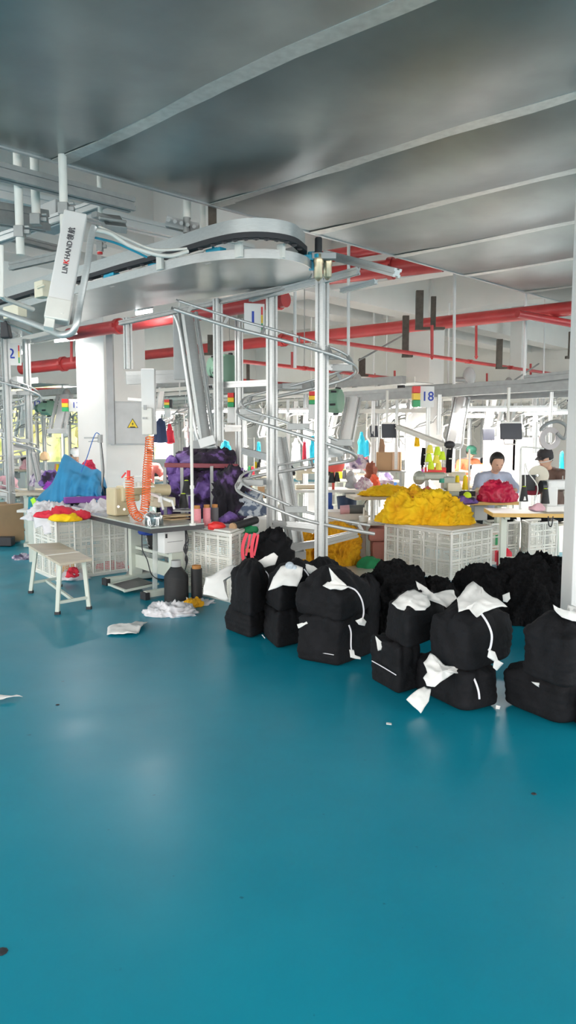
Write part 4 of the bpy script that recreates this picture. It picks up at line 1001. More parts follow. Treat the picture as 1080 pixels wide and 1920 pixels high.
for i, px in enumerate((370, 388)):
    a = on(px, 986 - i * 2, .66); thread_cone(['pink thread spool on the crate, nearer the white pole', 'pink thread spool on the crate, beside the grey one'][i], a, .036, .165, PTHR, 'spool')
a = on(403, 982, .66); thread_cone('grey thread spool on the crate beside the pink pair', a, .036, .16, mat('grey_thread', (.12, .12, .13), .8), 'spool')
ph('cloth_scrap', 'bright red cloth twist on the crate top', REDB, 405, 990, .66, (.18, .06, .05), 66, .6, amp=.01, res=4)
ph('cloth_scrap', 'purple and grey cloth lump on the crate by the spools', PURP, 428, 980, .66, (.18, .14, .09), 67, amp=.02, res=4)
s = MB(); a, b = at(437, 988, 6.9), at(480, 975, 7.2); s.cyl(a, b, .037, n=18); f = s.build('fabric_roll', BTHR, smooth=50); tag(f, 'black roll with brown core lying on the crate beside the spiral frame', 'roll')
s = MB(); d = (b - a).normalized(); s.cyl(a - d * .012, a + d * .01, .039, n=18); s.build('roll_core', CARD, f, smooth=50)
# things hung beside the spiral post
ph('cloth_scrap', 'white cloth lump on the hanging red straps', CWHITE, 470, 988, .62, (.12, .1, .08), 68, amp=.02, res=4)
ph('cloth_scrap', 'green cloth under the white lump at the straps', GREENCL, 468, 997, .60, (.16, .1, .05), 69, amp=.012, res=4)
for i, (x0, x1) in enumerate(((463, 455), (478, 472))):
    s = MB(); s.strip(crom([at(x0, 1000, 6.75), at(x1 + 1, 1020, 6.7), at(x1, 1040, 6.7), at(x1 + 4, 1057, 6.7)], 5), .03, .012, up=V((0, 1, 0))); s.strip(crom([at(x0 + 6, 1002, 6.75), at(x0 + 3, 1020, 6.72), at(x0 - 2, 1042, 6.7)], 5), .02, .012, up=V((0, 1, 0)))
    tag(s.build('red_strap', mat('coral_cloth', (.85, .08, .12), .7)), ['coral red strap hanging, nearer the crate', 'coral red strap hanging, nearer the black drape'][i], 'strap')
s = MB(); s.box(at(467, 1032, 6.72), (.07, .03, .035)); tag(s.build('strap_buckle', mat('orange_core', (.5, .22, .06)), bevel=.004), 'orange block between the two hanging red straps', 'buckle')
bd = heap('black_drape', BLK, V((at(504, 820, 7.0).x, 7.0, 0)), (.36, .3, .64), seed=70, amp=.03, freq=6, dome=.28, res=5); tag(bd, 'tall black cloth bale standing inside the spiral frame posts', 'cloth bale')

# coiled orange hose
def coil(pts, R, turns_per_m, r, n=10):
    path = crom(pts, 10); out = []; ph_ = 0.; last = None
    for i in range(len(path) - 1):
        a, b = path[i], path[i + 1]; seg = (b - a).length; k = max(2, int(seg * turns_per_m * n))
        d = (b - a).normalized(); x = (last - d * last.dot(d)).normalized() if last is not None else V((1, 0, 0)) - d * d.x; x = x.normalized(); last = x; y = d.cross(x)
        for j in range(k):
            p = a.lerp(b, j / k); out.append(p + x * math.cos(ph_) * R + y * math.sin(ph_) * R); ph_ += 2 * PI * seg * turns_per_m / k
    return out
hz = thing('coiled_air_hose', 'orange coiled air hose looping down in front of the beige machine', 'hose', at(262, 975, 7.0))
s = MB(); s.tube(coil([at(243, 893, 7.05), at(244, 930, 7.05), at(250, 958, 7.0), at(262, 970, 6.95), at(271, 955, 6.95), at(274, 930, 7.0), at(276, 880, 7.1), at(279, 850, 7.15), at(281, 818, 7.2)], .040, 42, .0045, 10), .0048, n=6)
s.build('hose_coil', ORANGE, hz, smooth=50)
s = MB(); s.beam(at(241, 900, 7.05), at(241, 882, 7.05), .028, .035); s.beam(at(236, 886, 7.05), at(228, 896, 7.05), .014, .014); s.build('nozzle', REDB, hz, bevel=.003)
un = thing('air_unit', 'tall white air unit hanging from the double beam beside the column', 'air unit', at(278, 760, 8.0))
a, b = at(278, 692, 7.9), at(278, 815, 7.9); s = MB(); s.beam(a, V((a.x, a.y, b.z)), .14, .09, up=V((0, 1, 0))); s.build('unit_body', WHITE, un, bevel=.008)
s = MB(); s.box(at(276, 790, 7.82), (.11, .03, .28)); s.build('front_cover', PLAS, un, bevel=.01)
s = MB(); s.box(at(272, 764, 7.8), (.03, .02, .05)); s.box(at(271, 784, 7.79), (.04, .02, .02)); s.build('button', GREYP, un)

# control box on the column with warning sign
kb = thing('control_cabinet', 'grey steel electric cabinet with yellow warning triangle on the big column', 'cabinet', at(240, 835, 10.6))
cen = at(243, 794, 10.5); Rk = Matrix.Rotation(.18, 3, 'Z')
s = MB(); s.box(cen, (.52, .24, .60), Rk); s.build('cabinet_body', GREYP, kb, bevel=.006)
s = MB(); s.box(cen + Rk @ V((.03, -.125, 0)), (.44, .012, .56), Rk); s.build('cabinet_door', mat('cabinet_grey', (.50, .50, .49), .45), kb, bevel=.004)
dz = .004
def tri(r, o, m, nm):
    s = MB(); c = cen + Rk @ V((.045, -.134 - o, -.0)); s.prism([c + Rk @ V((math.cos(a) * r, 0, math.sin(a) * r - .02)) for a in (PI / 2, PI / 2 + 2.0944, PI / 2 + 4.1888)], Rk @ V((0, -.002, 0))); s.build(nm, m, kb)
tri(.088, 0, mat('sign_black', (.03, .03, .02), .5), 'warning_border'); tri(.074, .002, mat('sign_yellow', (.85, .62, .03), .5), 'warning_triangle')
s = MB(); c = cen + Rk @ V((.045, -.142, -.01)); s.prism([c + Rk @ V((x, 0, z)) for x, z in ((.006, .03), (-.014, -.004), (0, -.004), (-.008, -.03), (.014, .006), (0, .006))], Rk @ V((0, -.002, 0)))
s.box(c + Rk @ V((0, 0, -.042)), (.07, .003, .013), Rk); s.build('warning_bolt', MATS['sign_black'], kb)
s = MB(); a, b = at(205, 610, 10.35), at(205, 833, 10.35); s.beam(a, V((a.x, a.y, b.z)), .09, .07, up=V((0, 1, 0))); tag(s.build('cable_duct', mat('duct_grey', (.42, .42, .42), .6)), 'grey vertical cable duct on the corner of the big column', 'duct')

# ------------------------------------------------------------------ machine under the blue drape
dp = thing('blue_drape', 'blue cloth draped over a tall sewing machine beside the big column', 'cloth', at(130, 940, 8.9))
top = [(60, 950, 8.6), (78, 925, 8.8), (100, 903, 8.9), (112, 872, 8.95), (120, 852, 9.0), (134, 858, 9.0), (148, 868, 8.95), (162, 874, 8.95), (172, 880, 8.9), (184, 880, 8.85), (190, 895, 8.8), (194, 912, 8.8)]
bot = [(55, 966, 8.45), (66, 970, 8.35), (80, 966, 8.3), (98, 968, 8.3), (112, 962, 8.3), (122, 950, 8.35), (134, 936, 8.45), (148, 930, 8.5), (160, 932, 8.5), (174, 934, 8.5), (184, 944, 8.5), (196, 946, 8.6)]
tp_, bt_ = crom([at(*p) for p in top], 6), crom([at(*p) for p in bot], 6)
s = MB(); g = []; J = 26
for i, (a, b) in enumerate(zip(tp_, bt_)):
    row = []
    for j in range(J + 1):
        t = j / J; p = a.lerp(b, t); bow = math.sin(PI * t) ** .8
        fold = .016 * math.sin(i * .62 + 2.2 * t + 1.5 * fbm((i * .1, 1, 1))) + .010 * math.sin(i * 1.33 + 4 * t + 1) + .05 * fbm((i * .07, t * 2, 3))
        diag = .022 * abs(math.sin((i * .20 + t * 4.2)))
        p = p + V((0, -1, .1)) * (fold * (.25 + t) + .10 * bow + diag * bow)
        row.append(s.v(p))
    g.append(row)
for i in range(len(g) - 1):
    for j in range(J): s.bm.faces.new([g[i][j], g[i + 1][j], g[i + 1][j + 1], g[i][j + 1]])
back = []
for i, a in enumerate(tp_): back.append([g[i][0]] + [s.v(a + V((.03, .3 * k / 5, -.5 * (k / 5) ** 1.6))) for k in range(1, 6)])
for i in range(len(back) - 1):
    for j in range(5): s.bm.faces.new([back[i][j], back[i][j + 1], back[i + 1][j + 1], back[i + 1][j]])
o = s.build('drape_cloth', BLUECL, dp, smooth=True); so = o.modifiers.new('t', 'SOLIDIFY'); so.thickness = .004
s = MB(); s.strip(crom([at(61, 935, 8.45), at(66, 950, 8.4), at(60, 970, 8.35)], 5), .05, .02, up=V((0, 1, 0))); tag(s.build('lime_ribbon', LIMECL), 'lime green cloth strip at the end of the blue drape', 'cloth')
s = MB(); s.strip(crom([at(58, 932, 8.5), at(57, 955, 8.45), at(56, 972, 8.4)], 5), .05, .02, up=V((0, 1, 0))); tag(s.build('teal_ribbon', mat('teal_cloth', (.02, .22, .28), .8)), 'dark teal cloth strip outside the lime green one', 'cloth')
ph('red_cloth', 'red cloth lump behind the top of the blue drape', CRIM, 166, 880, 1.08, (.2, .14, .14), 71, amp=.02, res=4)
s = MB(); s.beam(at(120, 938, 8.3), at(205, 935, 8.6), .05, .07); tag(s.build('purple_board', mat('purple_film', (.22, .06, .34), .35), bevel=.006), 'long purple-wrapped board under the blue drape', 'board')
s = MB(); s.box(at(150, 950, 8.7), (.45, .3, .06)); s.cyl(at(132, 948, 8.5), at(150, 948, 8.5), .03); tag(s.build('machine_bed', BLACKM, bevel=.01), 'dark machine bed showing under the purple board', 'sewing machine')
dt = thing('sewing_table', 'pale sewing table hidden under the blue drape', 'table', (at(130, 960, 8.9).x, 8.9, 0))
c = V((at(130, 960, 8.9).x, 8.95, 0)); s = MB(); s.box(c + UP * .64, (1.1, .55, .03)); s.build('table_top', PLAS, dt, bevel=.004)
for x in (-.48, .48):
    s = MB(); s.beam(c + V((x, 0, .0)), c + V((x, 0, .63)), .06, .05); s.build('leg', PALEG, dt)
s = MB(); s.tube(crom([at(185, 935, 8.7), at(192, 900, 8.7), at(190, 850, 8.7), at(188, 822, 8.7)], 5), .014); s.beam(at(158, 821, 8.7), at(190, 821, 8.7), .02, .02); s.beam(at(166, 828, 8.7), at(188, 827, 8.7), .012, .012); s.cyl(at(188, 815, 8.68), at(188, 830, 8.68), .03)
tag(s.build('thread_stand', ALU_D, smooth=50), 'bent grey thread stand rising before the big column', 'stand')
s = MB(); s.tube(crom([at(188, 816, 8.68), at(180, 812, 8.65), at(172, 830, 8.6), at(163, 858, 8.6), at(152, 885, 8.6)], 6), .005, n=6); tag(s.build('thin_cable', mat('blue_cord', (.03, .15, .5), .6)), 'thin blue cord drooping from the bent thread stand', 'cord')
s = MB(); s.tube(crom([at(190, 830, 8.65), at(195, 880, 8.6), at(193, 910, 8.6), at(197, 935, 8.6), at(196, 960, 8.7)], 6), .005, n=6); tag(s.build('thin_cable', DARK), 'dark cable hanging beside the bent thread stand', 'cord')
# ------------------------------------------------------------------ prototypes for the sewing lines
def make_table(label, loc, rz, L=1.15, Wd=.55, h=.75, top=WOODL, edge=None, name='sewing_table', group=None):
    t = thing(name, label, 'table', (loc[0], loc[1], 0), rz, group); M = WM[t.name]
    s = MB(); s.M = M; s.box((0, 0, h - .012), (L, Wd, .022)); s.build('table_top', top, t, bevel=.004)
    s = MB(); s.M = M
    for y in (-Wd / 2, Wd / 2): s.box((0, y, h - .02), (L + .01, .012, .038))
    for x in (-L / 2, L / 2): s.box((x, 0, h - .02), (.012, Wd, .038))
    s.build('edge_band', edge or WOODL, t)
    for x in (-L * .38, L * .38):
        s = MB(); s.M = M; s.box((x, 0, .03), (.07, Wd, .05)); s.box((x, 0, h * .5), (.06, .10, h - .08)); s.box((x, 0, h - .05), (.05, Wd * .8, .04)); s.build('leg', PALEG, t, bevel=.004)
    s = MB(); s.M = M; s.box((0, 0, .22), (L * .76, .03, .10)); s.build('cross_member', PALEG, t)
    s = MB(); s.M = M; s.box((.1, 0, .08), (.38, .26, .02)); s.build('treadle', BLACKM, t)
    s = MB(); s.M = M; s.box((L * .2, 0, h - .15), (.16, .2, .18)); s.build('motor_box', GREYP, t, bevel=.008)
    return t
def make_machine(label, loc, rz, m=WHITE, group=None):
    t = thing('sewing_machine', label, 'sewing machine', loc, rz, group); M = WM[t.name]
    def p(nm, mm, *bx, bv=.008, par=None):
        s = MB(); s.M = M
        for b in bx: s.box(*b)
        return s.build(nm, mm, par or t, bevel=bv)
    p('bed', m, ((0, 0, .03), (.48, .18, .06)))
    p('column', m, ((.17, 0, .15), (.12, .13, .20)), bv=.02)
    p('arm', m, ((0, 0, .27), (.44, .12, .10)), bv=.03)
    p('needle_head', m, ((-.19, 0, .21), (.09, .11, .18)), bv=.02)
    s = MB(); s.M = M; s.cyl((-.19, 0, .13), (-.19, 0, .06), .006); s.cyl((-.19, -.02, .085), (-.19, .02, .085), .012); s.build('needle_bar', SILV, t)
    s = MB(); s.M = M; s.cyl((.23, 0, .25), (.27, 0, .25), .065, n=20); s.build('hand_wheel', BLACKM, t, smooth=40)
    s = MB(); s.M = M; s.cyl((-.10, -.06, .28), (-.10, -.075, .28), .02); s.cyl((.02, -.06, .27), (.02, -.075, .27), .026); s.build('dial', SILV, t)
    for x in (-.12, -.04, .04): s = MB(); s.M = M; s.cyl((x, 0, .32), (x, 0, .36), .005); s.build('thread_pin', ALU_D, t)
    return t
def make_stand(label, loc, rz, group=None, hh=.75):
    t = thing('thread_stand', label, 'thread stand', loc, rz, group); M = WM[t.name]
    s = MB(); s.M = M; s.cyl((0, 0, 0), (0, 0, hh), .009); s.build('stand_pole', PLAS, t)
    s = MB(); s.M = M
    for z in (.12, hh - .02): s.tube([(-.18, 0, z), (.18, 0, z)], .006)
    for x in (-.17, .17): s.cyl((x, -.0, .12), (x, 0, .14), .05)
    s.build('stand_arm', PLAS, t)
    return t
def make_screen(label, loc, rz, group=None, w=.28, h=.20):
    t = thing('terminal_screen', label, 'screen', loc, rz, group); M = WM[t.name]
    s = MB(); s.M = M; s.box((0, 0, 0), (w, .03, h), Matrix.Rotation(-.15, 3, 'X')); s.build('display', SCREEN, t, bevel=.004)
    s = MB(); s.M = M; s.box((0, .01, h / 2 + .012), (w * .9, .04, .02)); s.box((0, .06, 0), (.06, .08, .06)); s.beam((0, .1, 0), (0, .1, .55), .03, .03); s.tube([(-w * .3, .02, -h / 2), (-w * .25, .02, -h * .8), (w * .25, .02, -h * .8), (w * .3, .02, -h / 2)], .008); s.build('screen_mount', PLAS, t)
    return t

# ------------------------------------------------------------------ people
def person(label, loc, rz, shirt, hair=HAIR, cap=None, head_tilt=.5, lean=.35, vox=.010, long_hair=False, strapm=None, reach=1.):
    """seated figure facing local -Y; origin on the floor below the hips"""
    t = thing('person', label, 'person', loc, rz); M = WM[t.name]
    hipz = .52; sh = V((0, -math.sin(lean) * .50, hipz + math.cos(lean) * .50)); nk = sh + V((0, -.05, .07)); hc = nk + V((0, -.05 - .05 * head_tilt, .135 - .02 * head_tilt))
    bm = bmesh.new()
    def add(fn): fn()
    def cap_(a, b, r1, r2, n=12):
        a, b = V(a), V(b); k = 8
        for i in range(k + 1):
            c = a.lerp(b, i / k); r = r1 + (r2 - r1) * i / k
            bmesh.ops.create_icosphere(bm, subdivisions=2, radius=r, matrix=Matrix.Translation(c))
    def ell(c, r, R=Matrix.Identity(4)): bmesh.ops.create_icosphere(bm, subdivisions=3, radius=1., matrix=Matrix.Translation(V(c)) @ R @ Matrix.Diagonal((*r, 1)))
    T = Matrix.Rotation(head_tilt * .8, 4, 'X')
    hp = lambda p: V(hc) + T.to_3x3() @ V(p)
    ell(hc, (.076, .093, .112), T)
    ell(hp((0, -.03, -.06)), (.052, .055, .055), T)                 # jaw
    cap_(hp((0, -.088, .005)), hp((0, -.105, -.022)), .009, .014)   # nose
    for sx in (-1, 1):
        ell(hp((sx * .078, .01, -.01)), (.012, .02, .03), T)          # ears
        ell(hp((sx * .03, -.077, .02)), (.018, .014, .008), T)        # brow
    cap_(hp((-.02, -.088, -.052)), hp((.02, -.088, -.052)), .008, .008)
    cap_(nk + V((0, .02, -.02)), hp((0, .01, -.07)), .052, .048)
    cap_((0, 0, hipz), (0, sh.y * .5, (hipz + sh.z) / 2), .135, .12); cap_((0, sh.y * .5, (hipz + sh.z) / 2), sh + V((0, .01, -.05)), .12, .12)
    hands = []
    for sx in (-1, 1):
        s_ = sh + V((sx * .17, 0, 0)); cap_(sh + V((sx * .05, 0, 0)), s_, .075, .062)
        el = V((sx * .26, sh.y - .12, .86)); wr = V((sx * .12, sh.y - .34 * reach, .84)); cap_(s_, el, .05, .040); cap_(el, wr, .038, .026)
        ell(wr + V((-sx * .02, -.05, -.005)), (.040, .048, .016))
        for k in range(4):
            b0 = wr + V((-sx * .02 + (k - 1.5) * .019, -.09, 0)); l = (.062, .072, .066, .05)[k]; b1 = b0 + V((-sx * .008, -l * .6, -.006)); cap_(b0, b1, .0095, .0088); cap_(b1, b1 + V((-sx * .004, -l * .35, -.02)), .0088, .0075)
        cap_(wr + V((-sx * .05, -.03, 0)), wr + V((-sx * .085, -.075, -.008)), .011, .009)
        hipj = V((sx * .10, 0, hipz - .03)); kn = V((sx * .13, -.42, .50)); an = V((sx * .13, -.36, .08)); cap_(hipj, kn, .085, .058); cap_(kn, an, .055, .038); cap_(an, an + V((0, -.15, -.035)), .038, .03)
        hands.append((s_, el, wr))
    def finish(bm_, nm, mm, par, vx, disp=None):
        bm_.transform(M); me = bpy.data.meshes.new(nm); bm_.to_mesh(me); bm_.free(); o = bpy.data.objects.new(nm, me); C.objects.link(o)
        r = o.modifiers.new('r', 'REMESH'); r.mode = 'VOXEL'; r.voxel_size = vx; sm = o.modifiers.new('s', 'SMOOTH'); sm.iterations = 3; sm.factor = .5
        dg = bpy.context.evaluated_depsgraph_get(); dg.update(); me2 = bpy.data.meshes.new_from_object(o.evaluated_get(dg)); o.modifiers.clear(); o.data = me2; me2.name = nm
        me2.transform(M.inverted()); me2.materials.clear(); me2.materials.append(mm); me2.shade_smooth(); o.parent = par
        KID.setdefault(par.name, []).append(o); return o
    finish(bm, 'body', SKIN, t, vox)
    bm = bmesh.new()                                                   # shirt
    cap_((0, .0, hipz + .0), (0, sh.y * .5, (hipz + sh.z) / 2), .16, .145); cap_((0, sh.y * .5, (hipz + sh.z) / 2), sh + V((0, .01, -.035)), .145, .137)
    for (s_, el, wr) in hands:
        sx = 1 if s_.x > 0 else -1
        cap_(sh + V((sx * .04, 0, 0)), s_, .088, .078); cap_(s_, s_.lerp(el, .95), .068, .062)
    o = finish(bm, 'shirt', shirt, t, .012)
    for v in o.data.vertices: v.co += v.normal * (.010 * fbm(v.co * 9, 3))
    bm = bmesh.new()                                                   # trousers
    for sx in (-1, 1):
        cap_((sx * .09, .0, hipz - .03), (sx * .13, -.42, .50), .10, .072); cap_((sx * .13, -.42, .50), (sx * .13, -.36, .11), .070, .060)
    finish(bm, 'trousers', BLK, t, .014)
    bm = bmesh.new()                                                   # hair
    ell(hp((0, .020, .026)), (.094, .100, .112), T)
    if long_hair: ell(hp((0, .10, -.01)), (.045, .04, .05), T); ell(hp((0, .012, .055)), (.080, .088, .072), T)
    ho = bm
    for v in list(ho.verts):
        lp = T.to_3x3().inverted() @ (v.co - hc)
        if lp.y < -.03 and lp.z < .075: v.co = hp((lp.x * .8, -.02, max(lp.z, .0) * .9))
        elif lp.z < -.05 and not long_hair: v.co = hp((lp.x * .8, lp.y * .8, -.045))
    finish(bm, 'hair', hair, t, .008)
    for sx in (-1, 1):
        s = MB(); s.M = M; s.ball(hp((sx * .029, -.086, .008)), (.012, .006, .005), 8); s.build('eye', DARK, t, smooth=True)
    s = MB(); s.M = M; s.tube([hp((-.022, -.097, -.053)), hp((0, -.101, -.051)), hp((.022, -.097, -.053))], .004, 6); s.build('mouth', mat('lip', (.42, .14, .12), .5), t, smooth=True)
    if cap:
        s = MB(); s.M = M @ Matrix.Translation(hc) @ T; s.lathe([(.096, .03), (.100, .06), (.090, .105), (.055, .13), (0, .135)], (0, .012, 0), 18); s.prism([(-.07, -.06, .035), (-.055, -.135, .025), (.055, -.135, .025), (.07, -.06, .035)], (0, 0, .008)); s.build('cap', cap, t, smooth=50)
    if strapm:
        s = MB(); s.M = M @ Matrix.Translation(hc) @ T; s.tube([(math.cos(a) * .092, math.sin(a) * .104, -.012) for a in [k * PI / 10 for k in range(20)]], .006, 6, closed=True); s.build('cap_strap', strapm, t)
    return t
def chair(loc, rz, label, group='stools of the sewing workers'):
    t = thing('work_stool', label, 'stool', (loc[0], loc[1], 0), rz, group); M = WM[t.name]
    s = MB(); s.M = M; s.box((0, 0, .39), (.38, .30, .03)); s.build('seat', WOODL, t, bevel=.005)
    for x in (-.15, .15):
        for y in (-.11, .11):
            s = MB(); s.M = M; s.beam((x * 1.2, y * 1.2, 0), (x, y, .375), .028, .028); s.build('leg', PALEG, t)
w1 = at(927, 880, 9.35)
person('person in a lilac grey top bending over sewing work behind the red pile', (w1.x + .02, 9.62, -.02), .10, mat('lilac_grey_cloth', (.42, .48, .62), .85, 0, .06, 10), long_hair=True, head_tilt=.5, lean=.22, reach=.8)
chair((w1.x + .02, 9.66), .1, 'stool under the person in the lilac grey top')
w2 = at(1030, 870, 9.6)
person('person in a brown top and dark cap with white strap, sewing by the steel column', (w2.x + .10, 9.65, .02), -.95, mat('brown_vest', (.16, .10, .08), .85, 0, .15, 10), cap=mat('charcoal_cap', (.035, .032, .035), .8), head_tilt=.35, lean=.22, strapm=WHITE)
chair((w2.x + .1, 9.68), -.95, 'stool under the person in the dark cap')
w3 = at(876, 850, 14.6)
person('person in an orange top and green cap working at the far table', (w3.x, 14.7, .0), .2, mat('orange_cloth', (.80, .22, .10), .85, 0, .06, 10), cap=mat('dark_green_cap', (.03, .14, .09), .8), head_tilt=.5, lean=.2, vox=.014)
chair((w3.x, 14.72), .2, 'stool under the person in the orange top')
w4 = at(296, 872, 11.9)
person('person in a red top half hidden between big column and purple heap', (w4.x - .30, 12.3, .0), .5, mat('dusky_red_cloth', (.55, .16, .14), .85, 0, .06, 10), head_tilt=.5, lean=.25, vox=.014)
chair((w4.x - .30, 12.32), .5, 'stool under the person in the red top')
w5 = at(133, 850, 13.6)
person('person in a pink top and white cap behind the blue drape', (w5.x, 13.8, -.02), .4, mat('dusky_pink_cloth', (.60, .25, .28), .85, 0, .06, 10), cap=WHITE, head_tilt=.5, lean=.25, vox=.014)
chair((w5.x, 13.82), .4, 'stool under the person in the pink top')

# ------------------------------------------------------------------ purple garment rack
pr = thing('garment_trolley', 'maroon and steel trolley loaded with purple garments', 'trolley', (at(385, 820, 8.6).x, 8.6, 0))
s = MB(); s.beam(at(308, 872, 8.4), at(446, 874, 8.6), .05, .05); s.build('top_rail', MAROON, pr, bevel=.004)
for px, d in ((309, 8.4), (341, 8.45), (397, 8.5), (445, 8.6)):
    s = MB(); a = at(px, 874, d); s.beam(V((a.x, a.y, 0)), a, .035, .035); s.build('upright', ALU_D, pr)
s = MB(); s.box(V((at(380, 820, 8.9).x, 8.95, .28)), (1.0, .7, .03)); s.build('trolley_deck', ALU_D, pr)
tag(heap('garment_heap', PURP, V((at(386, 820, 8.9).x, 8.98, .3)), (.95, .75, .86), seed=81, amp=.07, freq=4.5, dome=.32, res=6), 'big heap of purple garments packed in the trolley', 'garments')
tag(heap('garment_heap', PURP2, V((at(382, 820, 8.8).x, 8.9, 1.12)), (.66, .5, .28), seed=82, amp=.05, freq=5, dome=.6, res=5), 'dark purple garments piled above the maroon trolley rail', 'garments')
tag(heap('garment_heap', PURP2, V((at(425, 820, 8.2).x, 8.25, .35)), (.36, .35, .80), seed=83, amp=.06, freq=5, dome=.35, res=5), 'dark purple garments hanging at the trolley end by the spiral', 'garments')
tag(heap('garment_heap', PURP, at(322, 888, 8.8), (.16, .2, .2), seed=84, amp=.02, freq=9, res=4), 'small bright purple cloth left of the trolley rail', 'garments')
tag(heap('denim_heap', mat('checked_denim', (.3, .36, .45), .85, ramp=[(.45, (.12, .16, .25)), (.55, (.55, .60, .66))], scale=14), at(472, 965, 8.2), (.32, .25, .22), seed=85, amp=.03, freq=9, res=4), 'pale blue checked cloth beside the front left spiral post', 'cloth')
s = MB(); s.box(V((at(478, 820, 8.3).x, 8.35, .30)), (.36, .36, .60)); tag(s.build('storage_box', PLAS, bevel=.01), 'white box under the pale blue checked cloth', 'box')

# ------------------------------------------------------------------ yellow cloth
D0 = (cd_[0] + cd_[2]) / 2
o = heap('cloth_heap', YCLO, at(802, 820, 8.45) * 1, (1.10, .60, .33), seed=91, amp=.05, freq=6.5, res=6, dome=1.25, rz=-.25)
for v in o.data.vertices: v.co.z += -at(802, 820, 8.45).z + .535
tag(o, 'big heap of yellow cloth on the board of the crate before sign 18', 'cloth heap')
o = heap('cloth_heap', YCLO, V((at(772, 820, 8.65).x, 8.65, .53)), (.46, .45, .40), seed=92, amp=.05, freq=7, res=6, dome=1.); tag(o, 'yellow cloth leaning from the heap up to the table behind', 'cloth heap')
o = heap('cloth_heap', YCLO, V((at(728, 820, 9.6).x, 9.6, .762)), (.75, .35, .10), seed=93, amp=.03, freq=8, res=5); tag(o, 'flat trail of yellow cloth along the table behind the heap', 'cloth heap')
o = heap('cloth_heap', YCLO2, V((at(630, 820, 8.8).x, 8.8, .006)), (.56, .45, .45), seed=94, amp=.035, freq=13, res=6, dome=.5); tag(o, 'bale of yellow cloth strips standing on the floor behind the spiral post', 'cloth bale')
o = heap('cloth_heap', YCLO2, V((at(573, 820, 8.7).x, 8.75, .006)), (.20, .3, .42), seed=95, amp=.03, freq=13, res=5, dome=.5); tag(o, 'narrow bale of yellow cloth strips between the spiral posts', 'cloth bale')
s = MB(); s.box(at(775, 938, 8.6), (.06, .04, .03)); tag(heap('cloth_scrap', REDCL, at(777, 937, 8.42), (.10, .06, .04), seed=96, amp=.01, res=3), 'small red scrap on top of the yellow heap', 'cloth')
make_table('table behind the yellow heap carrying a trail of yellow cloth', (at(730, 820, 9.65).x, 9.7), .15, 1.0, .5, top=WOODL, edge=WOODL)
s = MB(); s.box(V((at(722, 820, 9.7).x, 9.9, .17)), (.40, .35, .33), Matrix.Rotation(.4, 3, 'Z')); tag(s.build('cardboard_box', CARD, bevel=.004), 'brown cardboard box on the floor under the yellow cloth table', 'box')
s = MB(); s.box(V((at(757, 820, 9.2).x, 9.25, .34)), (.24, .22, .13)); s.box(V((at(757, 820, 9.2).x, 9.25, .41)), (.26, .24, .015)); tag(s.build('plastic_tub', PLAS, bevel=.01), 'white plastic tub beside the brown box under the table', 'tub')
# red and green cones right of the crate
for (px, py, r, h, m, kd, lb) in ((924, 1052, .055, .14, RTHR, 'spool', 'low red thread spool beside the crate, under the green one'), (945, 1060, .085, .24, RTHR, 'bottle', 'biggest red thread cone on the floor beside the crate'), (938, 1038, .07, .27, CRIM, 'bottle', 'taller red thread cone behind the biggest one')):
    thread_cone(lb, on(px, py, .03), r, h, m, kd)
a = on(924, 1052, .03); thread_cone('green thread spool standing on the low red one', a + UP * .20, .055, .12, GTHR, 'spool')

# ------------------------------------------------------------------ middle table with the multi-thread machine
make_table('grey-topped sewing table with yellow edge before the person in lilac', (at(860, 820, 8.95).x, 8.98), .06, 1.35, .6, top=GREYT, edge=WOODY)
mm = thing('multi_thread_machine', 'grey-green multi-thread machine with round dial under the lime cone rack', 'sewing machine', at(812, 945, 8.8))
s = MB(); s.box(at(845, 930, 8.8), (.16, .2, .16)); s.box(at(840, 905, 8.8), (.14, .16, .15)); s.box(at(800, 934, 8.8), (.28, .16, .05)); s.build('machine_body', mat('grey_green_enamel', (.36, .38, .32), .4, .2), mm, bevel=.015)
s = MB(); s.box(at(808, 893, 8.8), (.34, .14, .09)); s.ball(at(786, 896, 8.75), (.075, .07, .085), 14); s.box(at(783, 918, 8.75), (.07, .08, .10)); s.build('machine_arm', mat('grey_green_enamel', (.36, .38, .32)), mm, bevel=.02)
s = MB(); s.box(at(850, 913, 8.72), (.15, .12, .10)); s.build('panel_box', CREAM, mm, bevel=.006)
s = MB(); s.cyl(at(846, 937, 8.72), at(846, 937, 8.62), .050, n=20); s.cyl(at(829, 897, 8.75), at(829, 905, 8.75), .035, n=16); s.build('green_dial', mat('dial_green', (.02, .30, .20), .4), mm, smooth=40)
s = MB()
for k in range(5): s.cyl(at(806 + k * 4, 902 + k * 5, 8.66), at(806 + k * 4, 902 + k * 5, 8.6), .016)
for k in range(4): s.cyl(at(783 + k * 6, 884, 8.75), at(783 + k * 6, 872, 8.75), .005)
s.build('tension_knob', SILV, mm, smooth=40)
ph2 = lambda nm, lb, m, px, py, d, size, seed, **k: tag(heap(nm, m, at(px, py, d), size, seed=seed, **k), lb, k.pop('cat', 'cloth') if False else 'cloth')
ph2('cloth_scrap', 'pink-red cloth under the multi-thread machine head', mat('salmon_cloth', (.80, .20, .16), .8), 800, 928, 8.7, (.20, .12, .10), 101, amp=.02, res=4)
